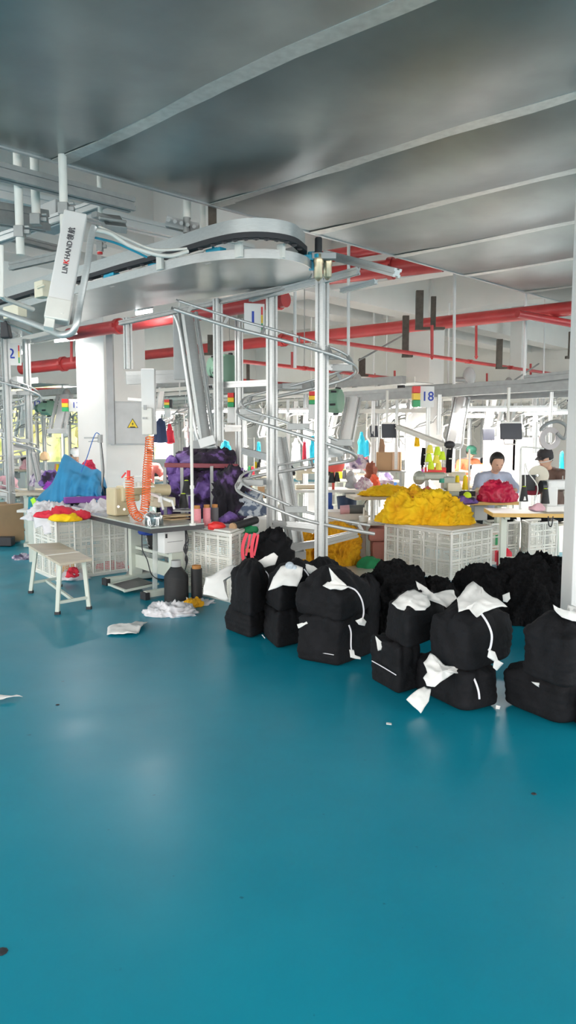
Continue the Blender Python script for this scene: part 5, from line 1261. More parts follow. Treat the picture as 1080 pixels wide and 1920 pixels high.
# lime cone rack
rk = thing('cone_rack', 'clear tray rack holding lime thread cones over the machine', 'rack', at(814, 890, 9.0))
s = MB(); s.box(at(814, 884, 9.0), (.26, .14, .10)); s.build('red_tray', REDB, rk, bevel=.005)
s = MB()
for px in (799, 832): s.beam(at(px, 890, 9.0), at(px, 836, 9.0), .012, .012)
for py in (838, 853, 868): s.box(at(815, py, 9.0), (.24, .10, .008))
s.build('rack_frame', PLAS, rk)
for i, (px, py) in enumerate(((806, 850), (820, 853), (804, 866), (818, 868), (829, 862), (808, 880), (822, 881))):
    thread_cone('lime thread cone stacked in the clear rack over the multi-thread machine', at(px, py, 8.95), .045, .10, LIME if i % 3 else mat('pale_yellow_thread', (.88, .75, .10), .7), group='lime cones in the clear rack')
a = at(791, 888, 8.8); thread_cone('small magenta thread cone beside the red tray', a, .03, .06, mat('magenta_thread', (.75, .10, .50), .7))
for i, px in enumerate((857, 872)):
    thread_cone(['yellow thread cone left of the pair behind the cream box', 'yellow thread cone right of the pair behind the cream box'][i], at(px, 918, 8.85), .036, .17, YTHR)
s = MB(); s.box(at(866, 925, 8.85), (.30, .1, .06)); tag(s.build('cone_stand', DARK, bevel=.005), 'dark base holding the two yellow thread cones', 'tray')
s = MB(); a = at(866, 925, 8.9); s.tube([at(878, 945, 8.9), at(880, 870, 8.9), at(880, 842, 8.9)], .012); s.tube([at(842, 860, 8.9), at(882, 860, 8.9)], .008); tag(s.build('thread_stand', PLAS), 'thin white thread stand beside the yellow cones', 'stand')
s = MB(); s.cyl(at(876, 938, 8.6), at(876, 926, 8.6), .035); s.ball(at(876, 930, 8.6), .05, 12); tag(s.build('thread_ball', LIME, smooth=True), 'lime thread ball on the grey-topped table', 'thread')
ph2('cloth_scrap', 'lilac and blue cloth rolls on the grey-topped table', PURP, 865, 943, 8.6, (.38, .12, .07), 102, amp=.015, res=4)
s = MB(); s.box(at(857, 893, 9.6), (.20, .15, .12)); tag(s.build('sewing_machine', CREAM, bevel=.02), 'cream machine head behind the yellow cones', 'sewing machine')
o = heap('satin_heap', CRIM, V((at(938, 820, 8.75).x, 8.8, .752)), (.42, .36, .25), seed=103, amp=.03, freq=8, res=5, dome=.6, rz=.2); tag(o, 'crimson satin pile on the table in front of the person in lilac', 'cloth heap')
ph2('cloth_scrap', 'white and yellow scraps on the table at the lilac person s hands', mat('pale_scraps', (.8, .75, .5), .8, ramp=[(.4, (.8, .8, .8)), (.6, (.8, .65, .3))]), 900, 935, 8.9, (.34, .2, .10), 104, amp=.03, res=4)
crate('white lattice crate on the floor under the table beside the lilac person', at(912, 820, 9.05) * V((1, 1, 0)), at(925, 820, 8.72) * V((1, 1, 0)), at(978, 820, 8.95) * V((1, 1, 0)), .48)
crate('white lattice crate farther right behind the yellow-edged table', at(985, 820, 9.1) * V((1, 1, 0)), at(998, 820, 8.75) * V((1, 1, 0)), at(1050, 820, 9.0) * V((1, 1, 0)), .48)

# ------------------------------------------------------------------ yellow-edged station at the side
make_table('sewing table with thick yellow wooden edge beside the steel column', (at(1045, 820, 7.5).x, 7.6), -.10, 1.25, .55, top=WOODL, edge=WOODY)
make_machine('white sewing machine on the yellow-edged table by the steel column', (at(1072, 820, 7.5).x, 7.6, .75), PI + .1)
rl = thing('disc_reel', 'flat white disc reel on a rod above the yellow-edged table', 'reel', at(1000, 892, 7.7))
c = at(1010, 892, 7.7); ax = V((-.55, -.8, .1)).normalized(); s = MB(); s.cyl(c, c + ax * .02, .105, n=28); s.build('reel_disc', mat('ivory_plastic', (.78, .74, .62), .5), rl, smooth=40)
s = MB(); s.cyl(c + ax * .02, c + ax * .05, .012); s.cyl(c + ax * .05, c + ax * .05 + V((-.06, 0, .0)), .006); s.build('spindle', SILV, rl)
s = MB(); s.cyl(c - ax * .05, c, .09, n=24); s.build('tape_roll', BTHR, rl, smooth=40)
s = MB(); s.cyl(at(975, 955, 7.4), at(977, 842, 7.4), .012); s.tube(crom([at(977, 842, 7.4), at(982, 838, 7.4), at(1020, 841, 7.4)], 4), .008); tag(s.build('thread_stand', PLAS), 'white thread pole rising from the yellow-edged table', 'stand')
s = MB(); s.tube(crom([at(985, 868, 7.4), at(990, 885, 7.4), at(1008, 912, 7.35), at(1003, 938, 7.3)], 6), .006); s.tube(crom([at(983, 870, 7.4), at(985, 900, 7.4), at(984, 935, 7.3)], 6), .005); tag(s.build('white_cable', PLAS), 'white cords looping down behind the black cones', 'cord')
for (px, py, lb) in ((982, 940, 'black thread cone next to the white pole of the yellow-edged table'), (1022, 944, 'black thread cone with yellow tip before the white machine')):
    thread_cone(lb, at(px, py, 7.25), .042, .15, BTHR)
s = MB(); s.box(at(989, 905, 7.7), (.13, .12, .16)); tag(s.build('motor_box', DARK, bevel=.01), 'dark motor box behind the white thread pole', 'box')
ph2('cloth_scrap', 'pink cloth scrap on the yellow-edged table', PINKCL, 1007, 956, 7.15, (.14, .1, .05), 105, amp=.015, res=4)
ph2('cloth_scrap', 'dark red cloth bundle behind the black cones', mat('dark_red_cloth', (.30, .03, .06), .8), 998, 925, 7.8, (.16, .14, .13), 106, amp=.02, res=4)
s = MB(); s.tube(crom([at(1028, 968, 7.2), at(1029, 984, 7.2), at(1034, 986, 7.2), at(1037, 968, 7.2)], 5), .006); tag(s.build('hanging_belt', DARK), 'dark belt loop hanging below the yellow table edge', 'belt')
for i, px in enumerate((984, 1004)):
    s = MB(); s.cyl(at(px, 938, 7.15), at(px, 931, 7.15), .014, .006, n=10); tag(s.build('thread_guide', WHITE, smooth=50), ['white thread guide at the foot of the cord, nearer the pole', 'white thread guide nearer the pink scrap'][i], 'guide')
# ring guide, screens
c = at(1031, 822, 9.4); s = MB(); rs = []
for k in range(28):
    a = k * 2 * PI / 28; d_ = V((math.cos(a), .25 * math.cos(a), math.sin(a))); rs.append([s.v(c + d_ * r + V((0, y, 0))) for r, y in ((.075, -.02), (.142, -.02), (.142, .02), (.075, .02))])
s.skinrings(rs, closed=True); tag(s.build('ring_disc', mat('warm_grey_plastic', (.50, .46, .46), .5), smooth=30), 'grey flat ring disc hanging beside the steel column', 'ring')
s = MB(); s.tube(crom([at(1012, 808, 9.3), at(1025, 795, 9.3), at(1045, 790, 9.3), at(1062, 800, 9.3), at(1058, 822, 9.3), at(1044, 812, 9.3)], 6), .022); tag(s.build('curved_rail', ALU_D), 'dark curved rail end above the ring disc', 'rail')
make_screen('largest dark tablet screen hanging beside the thin white column', at(958, 809, 9.4), .12)
make_screen('small pale grey screen left of the largest one', at(916, 815, 11.5), .1, w=.18, h=.17)
make_screen('dark tablet screen hanging above the brown box', at(729, 808, 10.2), .15, w=.20, h=.19)
make_screen('narrow dark screen left of the one above the brown box', at(701, 809, 11.2), .15, w=.12, h=.17)

# ------------------------------------------------------------------ shelves and clutter behind the spiral
make_table('long cream table with thread cones seen through the spiral frame', (at(625, 820, 10.8).x, 11.0), .1, 1.25, .6, top=WOODL, edge=PLAS)
make_machine('beige sewing machine on the long cream table behind the spiral', (at(585, 820, 10.9).x, 11.0, .75), .1, CREAM)
for i, (px, py, r, h, m, lb) in enumerate(((622, 905, .05, .15, BTHR, 'black thread cone on the long cream table, in front of the red lid'), (632, 903, .045, .14, BTHR, 'second black thread cone beside the red lid'), (609, 898, .035, .13, BTHR, 'slim black cone nearest the spiral post on the cream table'), (610, 912, .05, .05, GTHR, 'small green thread ball on the cream table'))):
    thread_cone(lb, at(px, py, 10.7), r, h, m)
s = MB(); s.lathe([(.0, 0), (.13, 0), (.17, .11), (.16, .11), (.12, .015), (0, .01)], at(625, 884, 10.8), 16); s.cyl(at(625, 884, 10.8), V((at(625, 884, 10.8).x, 10.8, .75)), .02); tag(s.build('red_bowl', mat('coral_plastic', (.80, .12, .10), .5), smooth=40), 'coral red bowl standing above the black cones', 'bowl')
s = MB(); s.lathe([(.11, 0), (.15, .38), (.14, .38), (.10, .02)], V((at(652, 820, 10.4).x, 10.4, .30)), 18); s.box(V((at(652, 820, 10.4).x, 10.4, .15)), (.26, .24, .3)); tag(s.build('waste_basket', mat('navy_plastic', (.02, .04, .09), .5), smooth=40), 'dark round basket standing at the end of the cream table', 'basket')
s = MB(); s.box(at(613, 935, 10.8), (.14, .2, .20)); s.box(V((at(613, 820, 10.8).x, 10.9, .26)), (.2, .2, .5)); tag(s.build('blue_crate', mat('deep_blue_plastic', (.02, .08, .35), .5), bevel=.01), 'blue box under the cream table behind the post', 'box')
sh_ = thing('side_shelf', 'low metal shelf carrying a brown box before the second column', 'shelf', (at(720, 820, 11.5).x, 11.5, 0))
for z in (.62, .98):
    s = MB(); s.box(V((at(722, 820, 11.5).x, 11.5, z)), (.60, .4, .02)); s.build('shelf_board', ALU_D, sh_)
for px in (690, 752):
    s = MB(); a = at(px, 820, 11.35); s.beam(V((a.x, a.y, 0)), V((a.x, a.y, 1.0)), .03, .03); s.build('upright', ALU_D, sh_)
s = MB(); s.box(V((at(730, 820, 11.5).x, 11.5, 1.135)), (.37, .3, .28), Matrix.Rotation(-.2, 3, 'Z')); cbx = s.build('cardboard_box', CARD, bevel=.004); tag(cbx, 'brown cardboard box on the shelf under the dark screen', 'box')
s = MB(); s.box(V((at(745, 820, 11.3).x, 11.42, 1.135)), (.10, .20, .27), Matrix.Rotation(-.2, 3, 'Z')); tag(s.build('cardboard_box', mat('pale_cardboard', (.66, .46, .32), .8), bevel=.004), 'paler cardboard box beside the brown one on the shelf', 'box')
s = MB(); s.box(V((at(722, 820, 11.4).x, 11.4, .74)), (.26, .2, .20)); tag(s.build('printed_carton', mat('printed_carton', (.6, .5, .55), .6, ramp=[(.4, (.75, .68, .72)), (.55, (.50, .30, .40)), (.65, (.30, .32, .40))], scale=14), bevel=.006), 'printed pink and white carton on the lower shelf', 'box')
s = MB(); s.box(V((at(740, 820, 11.4).x, 11.36, .73)), (.07, .07, .18)); tag(s.build('blue_bottle', mat('blue_label', (.10, .30, .75), .4), bevel=.008), 'small blue bottle beside the printed carton', 'bottle')
for i, (px, py, d, sz, m, lb) in enumerate(((672, 872, 11.6, (.32, .3, .18), MIXCL, 'pale lilac cloth heap on the table end past the spiral rail'), (695, 890, 11.0, (.20, .2, .28), mat('brown_red_cloth', (.30, .10, .06), .8), 'brown and red cloth draped by the shelf'), (700, 905, 10.6, (.12, .15, .14), mat('orange_red_cloth', (.80, .12, .05), .8), 'orange-red cloth hanging at the shelf foot'), (660, 908, 10.7, (.16, .14, .22), GREYP, 'grey machine cover behind the round basket'), (682, 910, 10.4, (.26, .2, .16), MATS['printed_carton'], 'patterned wrapping on the table right of the round basket'))):
    ph2('cloth_heap', lb, m, px, py + 6, d, sz, 110 + i, amp=.03, res=4)
s = MB(); s.box(at(690, 980, 8.9), (.42, .4, .02)); s.beam(at(690, 980, 8.9), V((at(690, 980, 8.9).x, 8.9, 0)), .05, .05); s.box(V((at(690, 980, 8.9).x, 8.9, .02)), (.3, .3, .03)); tag(s.build('side_stand', GREYT, bevel=.003), 'small glossy side stand between the spiral and the crate', 'stand')
s = MB(); s.lathe([(.05, 0), (.06, .06), (.05, .07), (.012, .07), (.008, .17), (0, .17)], at(682, 978, 8.85), 14); tag(s.build('oil_bottle', PLAS, smooth=40), 'white oil bottle standing on the glossy side stand', 'bottle')
s = MB(); s.box(at(713, 972, 8.8), (.13, .1, .07)); tag(s.build('dark_box', DARK, bevel=.006), 'dark box on the glossy side stand beside the crate', 'box')
s = MB(); s.box(at(714, 1000, 8.95), (.32, .3, .16)); s.box(V((at(714, 820, 8.95).x, 8.95, .13)), (.2, .2, .26)); tag(s.build('padded_stool', mat('salmon_pad', (.62, .26, .22), .7), bevel=.03), 'salmon pink padded stool behind the yellow crate', 'stool')
o = heap('green_bag', GREENCL, on(694, 1032, 0.2), (.30, .2, .14), seed=120, amp=.02, res=4); o2 = o; tag(o, 'dark green cloth bag under the side stand', 'bag')
for v in o.data.vertices: v.co.z -= .2
s = MB(); a, b = at(655, 955, 9.2), at(683, 955, 9.2); s.cyl(a, b, .055, n=16); tag(s.build('fabric_roll', mat('dark_grey_roll', (.12, .13, .13), .7), smooth=40), 'dark grey roll lying on the box behind the front spiral post', 'roll')
s = MB(); s.cyl(at(638, 956, 9.2), at(655, 955, 9.2), .055, n=16); tag(s.build('fabric_roll', PINKCL, smooth=40), 'pink roll end lying next to the dark grey roll', 'roll')
s = MB(); s.box(V((at(640, 820, 9.35).x, 9.4, .29)), (.65, .35, .58)); tag(s.build('white_bin', PLAS, bevel=.01), 'white bin under the pink and dark grey rolls', 'bin')
s = MB(); s.tube([at(676, 955, 9.4), at(694, 930, 9.5)], .022); tag(s.build('chrome_bar', SILV), 'shiny slanted bar at the yellow cloth table leg', 'bar')

# ------------------------------------------------------------------ rail beams with their screens on the far lines
alu('rail_beam', (at(636, 745, 11.5), at(838, 733, 10.4)), .10, .15, 'long grey rail beam carrying sign 18', m=ALU_D)
alu('rail_beam', (at(838, 733, 10.4), at(1072, 718, 9.3)), .12, .16, 'heavier grey rail beam running right from sign 18', m=ALU_D)
alu('rail_beam', (at(985, 712, 9.6), at(1075, 702, 9.2)), .10, .10, 'short upper beam stacked on the heavier rail beam', m=ALU_D)
alu('rail_beam', (at(640, 771, 12), at(800, 770, 11.2)), .06, .06, 'pale slim rail under the beam of sign 18', m=PLAS)
alu('rail_beam', (at(860, 745, 11.4), at(1070, 738, 10.6)), .12, .10, 'dull rail behind the heavier beam', m=ALU_D)
alu('rail_beam', (at(745, 800, 10.2), at(842, 838, 9.2)), .07, .06, 'slanting loading rail below sign 18 ending at a dark joint', m=PLAS)
s = MB(); s.ball(at(843, 834, 9.15), (.07, .05, .05), 10); tag(s.build('rail_joint', DARK, smooth=True), 'dark joint at the low end of the slanting loading rail', 'joint')
for i, (px, y0, y1, d, w) in enumerate(((803, 762, 930, 10.2, .05), (824, 740, 815, 10.4, .05), (700, 750, 900, 11.2, .05), (744, 750, 880, 10.9, .04), (1034, 735, 830, 10, .04), (1005, 790, 850, 10.5, .05), (935, 790, 835, 11.3, .04), (592, 780, 880, 12, .04), (540, 750, 900, 12.5, .05), (660, 745, 905, 11.6, .04))):
    a, b = at(px, y0, d), at(px, y1, d); s = MB(); s.beam(V((a.x, a.y, b.z if y1 < 900 else 0)), V((a.x, a.y, a.z)), w, w, prof=True); tag(s.build('rail_post', ALU), ['rail post directly below sign 18', 'short rail post right of sign 18', 'rail post at the narrow dark screen', 'thin rail post right of the dark screen', 'thin rail post by the steel column', 'rail post behind the ring disc', 'rail post behind the pale grey screen', 'rail post between spiral post and green motor', 'rail post behind the spiral middle', 'rail post behind the spiral turn'][i], 'post')
# hanging bright garments and white fans
for i, (px, y0, y1, d, w, m, lb) in enumerate(((678, 812, 858, 12.5, .13, CYANCL, 'cyan garment hanging past the spiral turn, brightest'), (688, 825, 853, 12.6, .08, CYANCL, 'smaller cyan garment beside the brightest one'), (586, 818, 866, 12.2, .10, CYANCL, 'long cyan garment hanging left of the front spiral post'), (1054, 845, 892, 12, .07, CYANCL, 'cyan garment hanging by the steel column'), (423, 826, 848, 12.5, .16, CYANCL, 'cyan garments hanging above the purple heap'), (485, 828, 852, 12.6, .08, CYANCL, 'narrow cyan garment between the spiral posts'), (571, 825, 862, 12.3, .05, REDCL, 'red strap garment hanging next to the long cyan one'), (686, 858, 880, 12.3, .06, REDCL, 'red cloth hanging under the cyan garments'), (318, 795, 830, 12.0, .12, REDCL, 'red cloth hanging at the far rail left of the lift arm'), (300, 785, 828, 11.6, .20, mat('navy_cloth', (.03, .05, .12), .8), 'navy garment hanging beside the white air unit'), (782, 820, 835, 10.6, .08, YCLO, 'yellow cloth hanging below sign 18'), (716, 822, 846, 10.6, .11, mat('tan_cloth', (.36, .22, .14), .8), 'tan cloth bundle hanging above the brown box'), (555, 825, 865, 12.8, .12, CWHITE, 'white garment hanging behind the spiral middle'), (530, 822, 868, 13, .2, CWHITE, 'wide white garment hanging behind the spiral'), (612, 812, 862, 13, .16, CWHITE, 'white garment hanging behind the front spiral post'), (700, 830, 875, 13, .12, CWHITE, 'white garment hanging beside the cyan pair'), (742, 830, 858, 12.8, .16, CWHITE, 'white garment hanging above the shelf'))):
    a, b = at(px, y0, d), at(px, y1, d); hgt = a.z - b.z
    o = heap('hanging_garment', m, V((0, 0, 0)), (w, .07, hgt), seed=130 + i, amp=.012, freq=12, res=4, dome=.4)
    for v in o.data.vertices:
        tt = v.co.z / hgt; v.co = V((v.co.x * (1.05 - .35 * tt) + .01 * math.sin(v.co.x * 90), v.co.y, v.co.z)) + V((a.x, a.y, b.z))
    tag(o, lb, 'garment', 'garments hanging on the far rails')
for i, (px, py, d, sc) in enumerate(((872, 710, 11.5, 1.), (663, 717, 12.5, .85), (949, 722, 13, .7), (120, 745, 13, .8), (400, 745, 12, .8))):
    c = at(px, py, d); t = thing('drive_unit', ['pale rounded drive head standing on the beam right of sign 18', 'pale rounded drive head on the beam by the spiral turn', 'small pale drive head peeking over the heavier beam', 'grey drive head near the left windows', 'pale drive head behind the middle hanging post'][i], 'drive', c)
    s = MB(); s.ball(c + V((.06 * sc, 0, .03)), (.10 * sc, .07, .15 * sc), 14); s.build('head_cover', GREYP if i != 3 else ALU_D, t, smooth=True)
    s = MB(); s.cyl(c + V((-.16 * sc, 0, -.02)), c + V((0, 0, -.02)), .045 * sc, n=14); s.cyl(c + V((.02, 0, -.25 * sc)), c + V((.02, 0, 0)), .05); s.build('motor', ALU_D, t, smooth=40)

for px, y0, y1, lb in ((842, 838, 886, 'black belt of cloth hanging right of the lime cone rack'), (793, 840, 880, 'narrow dark strip hanging left of the lime cone rack')):
    s = MB(); d = 9.3; s.strip(crom([at(px + 2, y0, d), at(px, (y0 + y1) / 2, d - .03), at(px - 1, y1, d)], 5), .07 if px > 800 else .05, .02, up=V((0, 1, 0))); tag(s.build('hanging_strip', BLK), lb, 'cloth')
for px, py, w_, h_, lb in ((936, 858, .14, .50, 'pale pink panel standing behind the person in lilac'), (985, 858, .12, .44, 'pale grey panel behind the disc reel')):
    a = at(px, py, 13.2); s = MB(); s.box(V((a.x, 13.2, .75)), (w_ * 4, .05, 1.5)); tag(s.build('screen_panel', mat('pale_pink_board', (.72, .60, .58), .7) if px < 950 else GREYP, bevel=.01), lb, 'panel')
# ------------------------------------------------------------------ fluorescent lamps
NL = [0]
def fluoro(p, q, label, power=22):
    t = thing('fluorescent_lamp', label, 'lamp', (V(p) + V(q)) / 2, group='fluorescent lamps over the sewing lines')
    s = MB(); s.beam(V(p) + UP * .04, V(q) + UP * .04, .09, .035); s.build('lamp_housing', WHITE, t)
    s = MB(); s.cyl(p, q, .018, n=10); s.build('lamp_tube', LIT, t, smooth=40)
    ld = bpy.data.lights.new('tube_light', 'AREA'); ld.shape = 'RECTANGLE'; ld.size = (V(q) - V(p)).length; ld.size_y = .1; ld.energy = power; ld.color = (1, .965, .93)
    lo = bpy.data.objects.new('tube_light', ld); C.objects.link(lo); d = V(q) - V(p); lo.location = (V(p) + V(q)) / 2 - UP * .03; lo.rotation_euler = (0, 0, math.atan2(d.y, d.x))
for i, (a, b, d) in enumerate((((368, 772), (450, 771), 13), ((523, 772), (590, 771), 12.5), ((592, 777), (640, 777), 12.6), ((866, 769), (1042, 768), 11), ((866, 781), (925, 781), 13), ((985, 777), (1072, 774), 12), ((285, 774), (345, 774), 12.5), ((735, 772 - 9), (790, 762), 14), ((20, 668), (47, 660), 11.5), ((102, 640), (140, 636), 10.9), ((255, 588), (285, 583), 8.6))):
    fluoro(at(*a, d), at(*b, d + .1), ['bright tube lamp left of the middle lift arm', 'bright tube lamp crossing the thin white column behind the spiral', 'tube lamp end right of the front spiral post', 'longest bright tube lamp across the thin white column', 'shorter tube lamp below the longest one', 'tube lamp beside the steel column', 'bright tube lamp beside the white air unit', 'dimmer far tube lamp near sign 18', 'small tube lamp over sign 2', 'small tube lamp left of the big column', 'short tube lamp under the loop tray'][i], 26 if i < 8 else 6)

# ------------------------------------------------------------------ far sewing lines
def px_of(p):
    r = V(p) - CAM; fz = r.y * CP - r.z * SP; return 540 + F * r.x / fz, 960 - F * (r.y * SP + r.z * CP) / fz
zones = [(60, 'by the window-side posts'), (135, 'near sign 12'), (330, 'behind the big column'), (440, 'behind the purple heap'), (520, 'behind the spiral posts'), (610, 'behind the front spiral post'), (700, 'past the spiral turn'), (790, 'near the second column'), (880, 'behind the lime cones'), (960, 'behind the lilac-clad person'), (1100, 'by the steel column')]
seen = {}
protoT = protoM = protoS = None
cols = [('purple', PURP), ('white', CWHITE), ('lilac patterned', MIXCL), ('pink', PINKCL), ('red', REDCL), ('dark', BLK), ('yellow', YCLO), ('grey', GREYP)]
conecols = [('black', BTHR), ('red', RTHR), ('yellow', YTHR), ('green', GTHR), ('pink', PTHR)]
conep = {}; Tz = math.atan2(E1.y, E1.x)
n = 0
for bi in range(0, 8):
    for ai in range(0, 9):
        p = rp(-2.0 + ai * 2.35 + (bi % 2) * .6, 5.0 + bi * 1.95)
        x, y = px_of(p + UP * .75)
        if not (11.8 < p.y < 18.6 and -20 < x < 1060): continue
        if any((V((p.x, p.y, 0)) - (V((B0.x, B0.y, 0)) + E1 * 5.75 * k_)).length < 1.25 for k_ in (1, 2)): continue
        if any((p - q).length < r for q, r in ((C1, 1.2), (C2, 1.0), (V((w3.x, 14.5, 0)), .8), (V((w4.x, 12.3, 0)), .9), (V((w5.x, 13.8, 0)), .9))): continue
        if any((p - V((at(px_, 800, d_).x, d_, 0))).length < .85 for px_, d_ in ((968, 17), (640, 19.5), (420, 18.5))): continue
        zn = next(z for lim, z in zones if x < lim + 40); dist = ['nearest row', 'second row', 'third row', 'last row'][min(3, int((p.y - 11.8) / 1.75))]
        cn1, cm1 = cols[(n * 3 + bi) % len(cols)]
        key = '%s, %s' % (zn, dist); k = seen.get(key, 0); seen[key] = k + 1
        if k: key += [', beside it', ', beyond both', ', fourth one', ', fifth one', ', sixth one'][k - 1]
        rz = Tz + rnd.uniform(-.05, .05)
        if protoT is None:
            protoT = make_table('far sewing table ' + key, p, rz, group='far sewing tables'); protoM = make_machine('far sewing machine ' + key, (p.x, p.y, .75), rz, group='far sewing machines')
            protoS = make_stand('far thread stand ' + key, V((p.x, p.y, .75)) + E1 * .45, rz, 'far thread stands')
        else:
            copy_tree(protoT, (p.x, p.y, 0), rz, 'far sewing table %s' % key); copy_tree(protoM, (p.x, p.y, .75), rz + (PI if n % 2 else 0), 'far sewing machine %s' % key)
            copy_tree(protoS, V((p.x, p.y, .75)) + E1 * .45, rz, 'far thread stand %s' % key)
        o = heap('far_cloth_heap', cm1, V((p.x, p.y, .752)) - E1 * .36 + E2 * .05, (.34, .3, .16 + .14 * rnd.random()), seed=200 + n, amp=.03, freq=8, res=4); tag(o, '%s cloth pile on a far table %s' % (cn1, key), 'cloth heap', 'cloth piles on the far tables')
        for j in range(2):
            cn2, cm2 = conecols[(n + j * 2) % 5]; q = V((p.x, p.y, .752)) + E1 * (.34 + j * .13) + E2 * (-.16 + .04 * j)
            if cn2 in conep: copy_tree(conep[cn2], q, label='%s thread cone on a far table %s' % (cn2, key))
            else: conep[cn2] = thread_cone('%s thread cone on a far table %s' % (cn2, key), q, .045, .17, cm2, group='thread cones on the far tables')
        if n % 3 == 1: crp = p - E2 * .75; s = MB(); s.box(V((crp.x, crp.y, .25)), (.5, .38, .5), RH); tag(s.build('storage_box', PLAS if n % 2 else CARD, bevel=.01), '%s box on the floor %s' % ('white' if n % 2 else 'brown', key), 'box', 'boxes between the far tables')
        n += 1
# overhead rails, posts and arms of the far lines
z = 2.38; protoP = protoA = None; m_ = 0
for bi in range(0, 9):
    b = 5.9 + bi * 1.95
    run = [rp(-4 + k * .25, b, z) for k in range(100)]
    run = [p for p in run if 11.6 < p.y < 19.3 and -60 < px_of(p)[0] < 1090 and (p * V((1, 1, 0)) - C1).length if True]
    run = [p for p in run if 11.6 < p.y < 19.3 and p.dot(E1) < 19.6]
    if len(run) < 5: continue
    row = ['front', 'second', 'third', 'fourth', 'fifth', 'sixth', 'seventh', 'eighth', 'ninth'][bi]
    t = thing('conveyor_line', 'overhead conveyor rail of the %s far sewing line' % row, 'conveyor', run[0], group='overhead conveyors of the far lines')
    s = MB(); s.beam(run[0], run[-1], .10, .12); s.build('main_rail', ALU_D, t)
    s = MB(); s.prism([run[0] + E2 * .3 - UP * .02, run[0] + E2 * .85 - UP * .02, run[-1] + E2 * .85 - UP * .02, run[-1] + E2 * .3 - UP * .02], (0, 0, .01)); s.build('tray_plate', ALU_D, t)
    s = MB(); s.beam(run[0] + E2 * .3 + UP * .02, run[-1] + E2 * .3 + UP * .02, .02, .09); s.build('tray_lip', PLAS, t)
    s = MB(); s.beam(run[0] - UP * .16 + E2 * .15, run[-1] - UP * .16 + E2 * .15, .04, .05); s.beam(run[0] - UP * .12 - E2 * .2, run[-1] - UP * .12 - E2 * .2, .04, .05); s.build('side_rail', PLAS, t)
    s = MB(); s.beam(run[0] - UP * .10, run[-1] - UP * .10, .05, .04); s.build('chain', DARK, t)
    for k in range(2, len(run) - 1, 6):
        p = run[k]; x = px_of(p)[0]
        if (V((p.x, p.y, 0)) - C1).length < .9 or (V((p.x, p.y, 0)) - C2).length < .8: continue
        zn = next(z_ for lim, z_ in zones if x < lim + 60)
        key = '%s on the %s far line, %s along it' % (zn, row, ['first', 'second', 'third', 'fourth', 'fifth', 'sixth', 'seventh', 'eighth', 'ninth', 'tenth', 'eleventh', 'twelfth', 'last', 'last', 'last', 'last'][k // 6])
        if protoP is None:
            protoP = thing('line_post', 'thin aluminium post ' + key, 'post', (p.x, p.y, 0), Tz, 'aluminium posts of the far lines')
            s = MB(); s.M = WM[protoP.name]; s.beam((0, 0, 0), (0, 0, z), .06, .06, prof=True); s.build('post_body', ALU, protoP)
            s = MB(); s.M = WM[protoP.name]; s.beam((-.3, 0, 1.9), (.3, 0, 1.9), .04, .04); s.tube([(.28, -.1, 1.9), (.30, -.14, 1.5), (.22, -.2, 1.35), (.1, -.2, 1.33)], .012); s.tube([(-.28, -.1, 2.1), (-.2, -.3, 1.95), (.1, -.34, 1.8), (.3, -.2, 1.7), (.2, 0, 1.6)], .012); s.build('feed_tube', PLAS, protoP)
            s = MB(); s.M = WM[protoP.name]; s.tube([(-.5 + .09 * j, .12 + .10 * math.sin(j * 1.1), 2.15 - .035 * j + .03 * math.cos(j * 2.2)) for j in range(14)], .014); s.tube([(-.5 + .09 * j, .2 + .10 * math.sin(j * 1.1), 2.1 - .035 * j) for j in range(14)], .010); s.build('winding_rail', ALU_D, protoP)
            for hk in range(5):
                s = MB(); s.M = WM[protoP.name]; x_ = -.45 + hk * .2; s.tube([(x_, -.2, 2.25), (x_, -.2, 2.05), (x_ + .02, -.2, 1.98), (x_ - .03, -.2, 1.95)], .008, 6); s.box((x_, -.2, 1.99), (.05, .03, .10)); s.build('hanger_hook', WHITE if hk % 2 else GREYP, protoP)
            protoA = thing('feed_lifter', 'slanted feed arm ' + key, 'lift arm', p + E1 * .7, Tz, 'slanted feed arms of the far lines')
            s = MB(); s.M = WM[protoA.name]; s.beam((0, 0, 0), (.22, -.15, -.85), .09, .05); s.build('arm_body', WHITE, protoA)
            s = MB(); s.M = WM[protoA.name]; s.tube([(.1, 0, 0), (.30, -.15, -.80), (.28, -.15, -.88), (.15, -.15, -.86)], .014); s.build('arm_tube', ALU, protoA)
        else:
            copy_tree(protoP, (p.x, p.y, 0), Tz, 'thin aluminium post ' + key); copy_tree(protoA, p + E1 * .7, Tz + (m_ % 3) * .5, 'slanted feed arm ' + key)
        m_ += 1

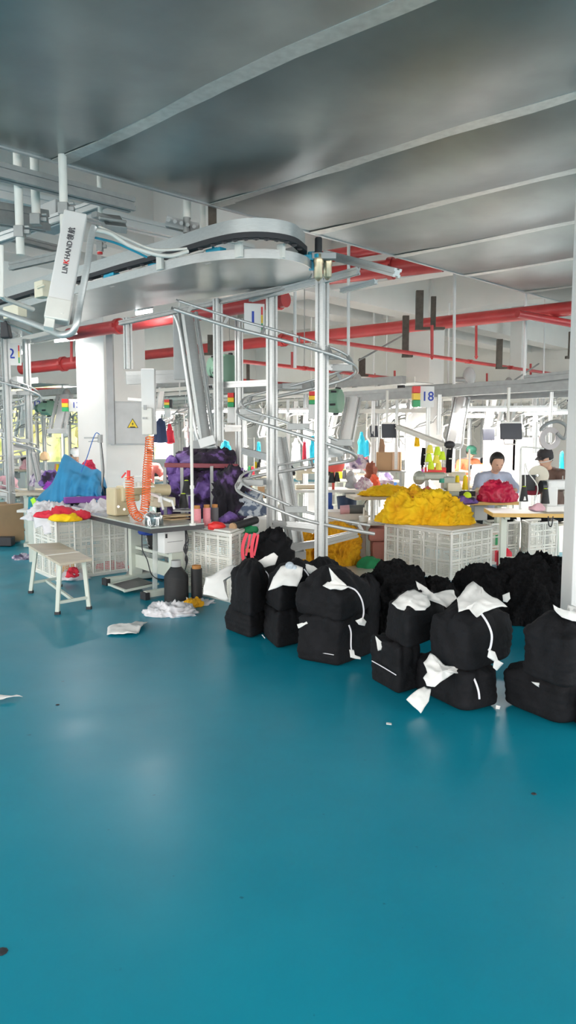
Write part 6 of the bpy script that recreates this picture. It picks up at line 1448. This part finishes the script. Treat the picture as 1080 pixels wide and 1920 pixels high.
# ------------------------------------------------------------------ window side clutter near the picture side
s = MB(); s.box(V((at(-2, 820, 10.6).x, 10.6, .30)), (.5, .4, .52), RH); tag(s.build('cardboard_box', CARD, bevel=.005), 'brown cardboard box on the floor beyond the post at sign 2', 'box')
s = MB(); s.box(V((at(0, 820, 10.2).x, 10.25, .07)), (.22, .16, .12)); tag(s.build('black_case', DARK, bevel=.01), 'black case on the floor before the cardboard box', 'case')
o = heap('cloth_heap', PINKCL, at(5, 915, 11.2), (.42, .3, .18), seed=301, amp=.03, res=4); tag(o, 'pink and white cloth heap on the table at the picture side', 'cloth')
make_table('pale work table at the picture side under the pink cloth', (at(15, 820, 11.4).x, 11.45), .2, 1.1, .55, h=.70)
for (px, py, d, sz, m, lb) in ((95, 905, 10.2, (.30, .3, .20), PURP, 'purple cloth heap left of the blue drape'), (98, 912, 9.9, (.20, .2, .10), mat('violet_cloth', (.30, .03, .42), .7), 'violet cloth lump close beside the blue drape'), (75, 905, 10.6, (.28, .26, .2), MIXCL, 'grey patterned cloth behind the violet lump')):
    ph2('cloth_heap', lb, m, px, py + 5, d, sz, int(px), amp=.03, res=4)
make_table('table with purple cloth between second spiral frame and blue drape', (at(92, 820, 10.4).x, 10.45), .25, .9, .5)
s = MB(); s.box(at(76, 862, 12.5), (.02, .02, .02)); tag(heap('small_amber_box', mat('amber_box', (.75, .50, .28), .6), at(84, 862, 12.4), (.16, .12, .12), seed=5, amp=.01, res=3), 'small amber box on the far table by sign 12', 'box')  # small rounded box in an amber colour

# ------------------------------------------------------------------ camera, sky and render settings
cd = bpy.data.cameras.new('camera'); cam = bpy.data.objects.new('camera', cd); C.objects.link(cam)
cd.sensor_fit = 'VERTICAL'; cd.sensor_height = 36; cd.lens = F / 1920 * 36; cd.clip_start = .05; cd.clip_end = 200
cam.location = CAM; cam.rotation_euler = (PI / 2 - PITCH, 0, 0); SC.camera = cam
w = bpy.data.worlds.new('sky'); SC.world = w; w.use_nodes = True
nt = w.node_tree; bg = nt.nodes['Background']; bg.inputs['Strength'].default_value = 1.65
tc = nt.nodes.new('ShaderNodeTexCoord'); sp = nt.nodes.new('ShaderNodeSeparateXYZ'); nt.links.new(tc.outputs['Generated'], sp.inputs[0])
rmp = nt.nodes.new('ShaderNodeValToRGB'); nt.links.new(sp.outputs['Z'], rmp.inputs['Fac'])
rmp.color_ramp.elements[0].position = 0; rmp.color_ramp.elements[0].color = (1, .955, .905, 1); rmp.color_ramp.elements[1].position = .6; rmp.color_ramp.elements[1].color = (1, .96, .92, 1)
nt.links.new(rmp.outputs['Color'], bg.inputs['Color'])
vs = SC.view_settings; vs.view_transform = 'Standard'; vs.look = 'None'; vs.gamma = 1; vs.use_curve_mapping = False; vs.exposure = 1.52
SC.cycles.max_bounces = 8; SC.cycles.diffuse_bounces = 5; SC.cycles.glossy_bounces = 3; SC.cycles.transparent_max_bounces = 14; SC.cycles.transmission_bounces = 3
SC.cycles.caustics_reflective = False; SC.cycles.caustics_refractive = False; SC.cycles.sample_clamp_indirect = 6
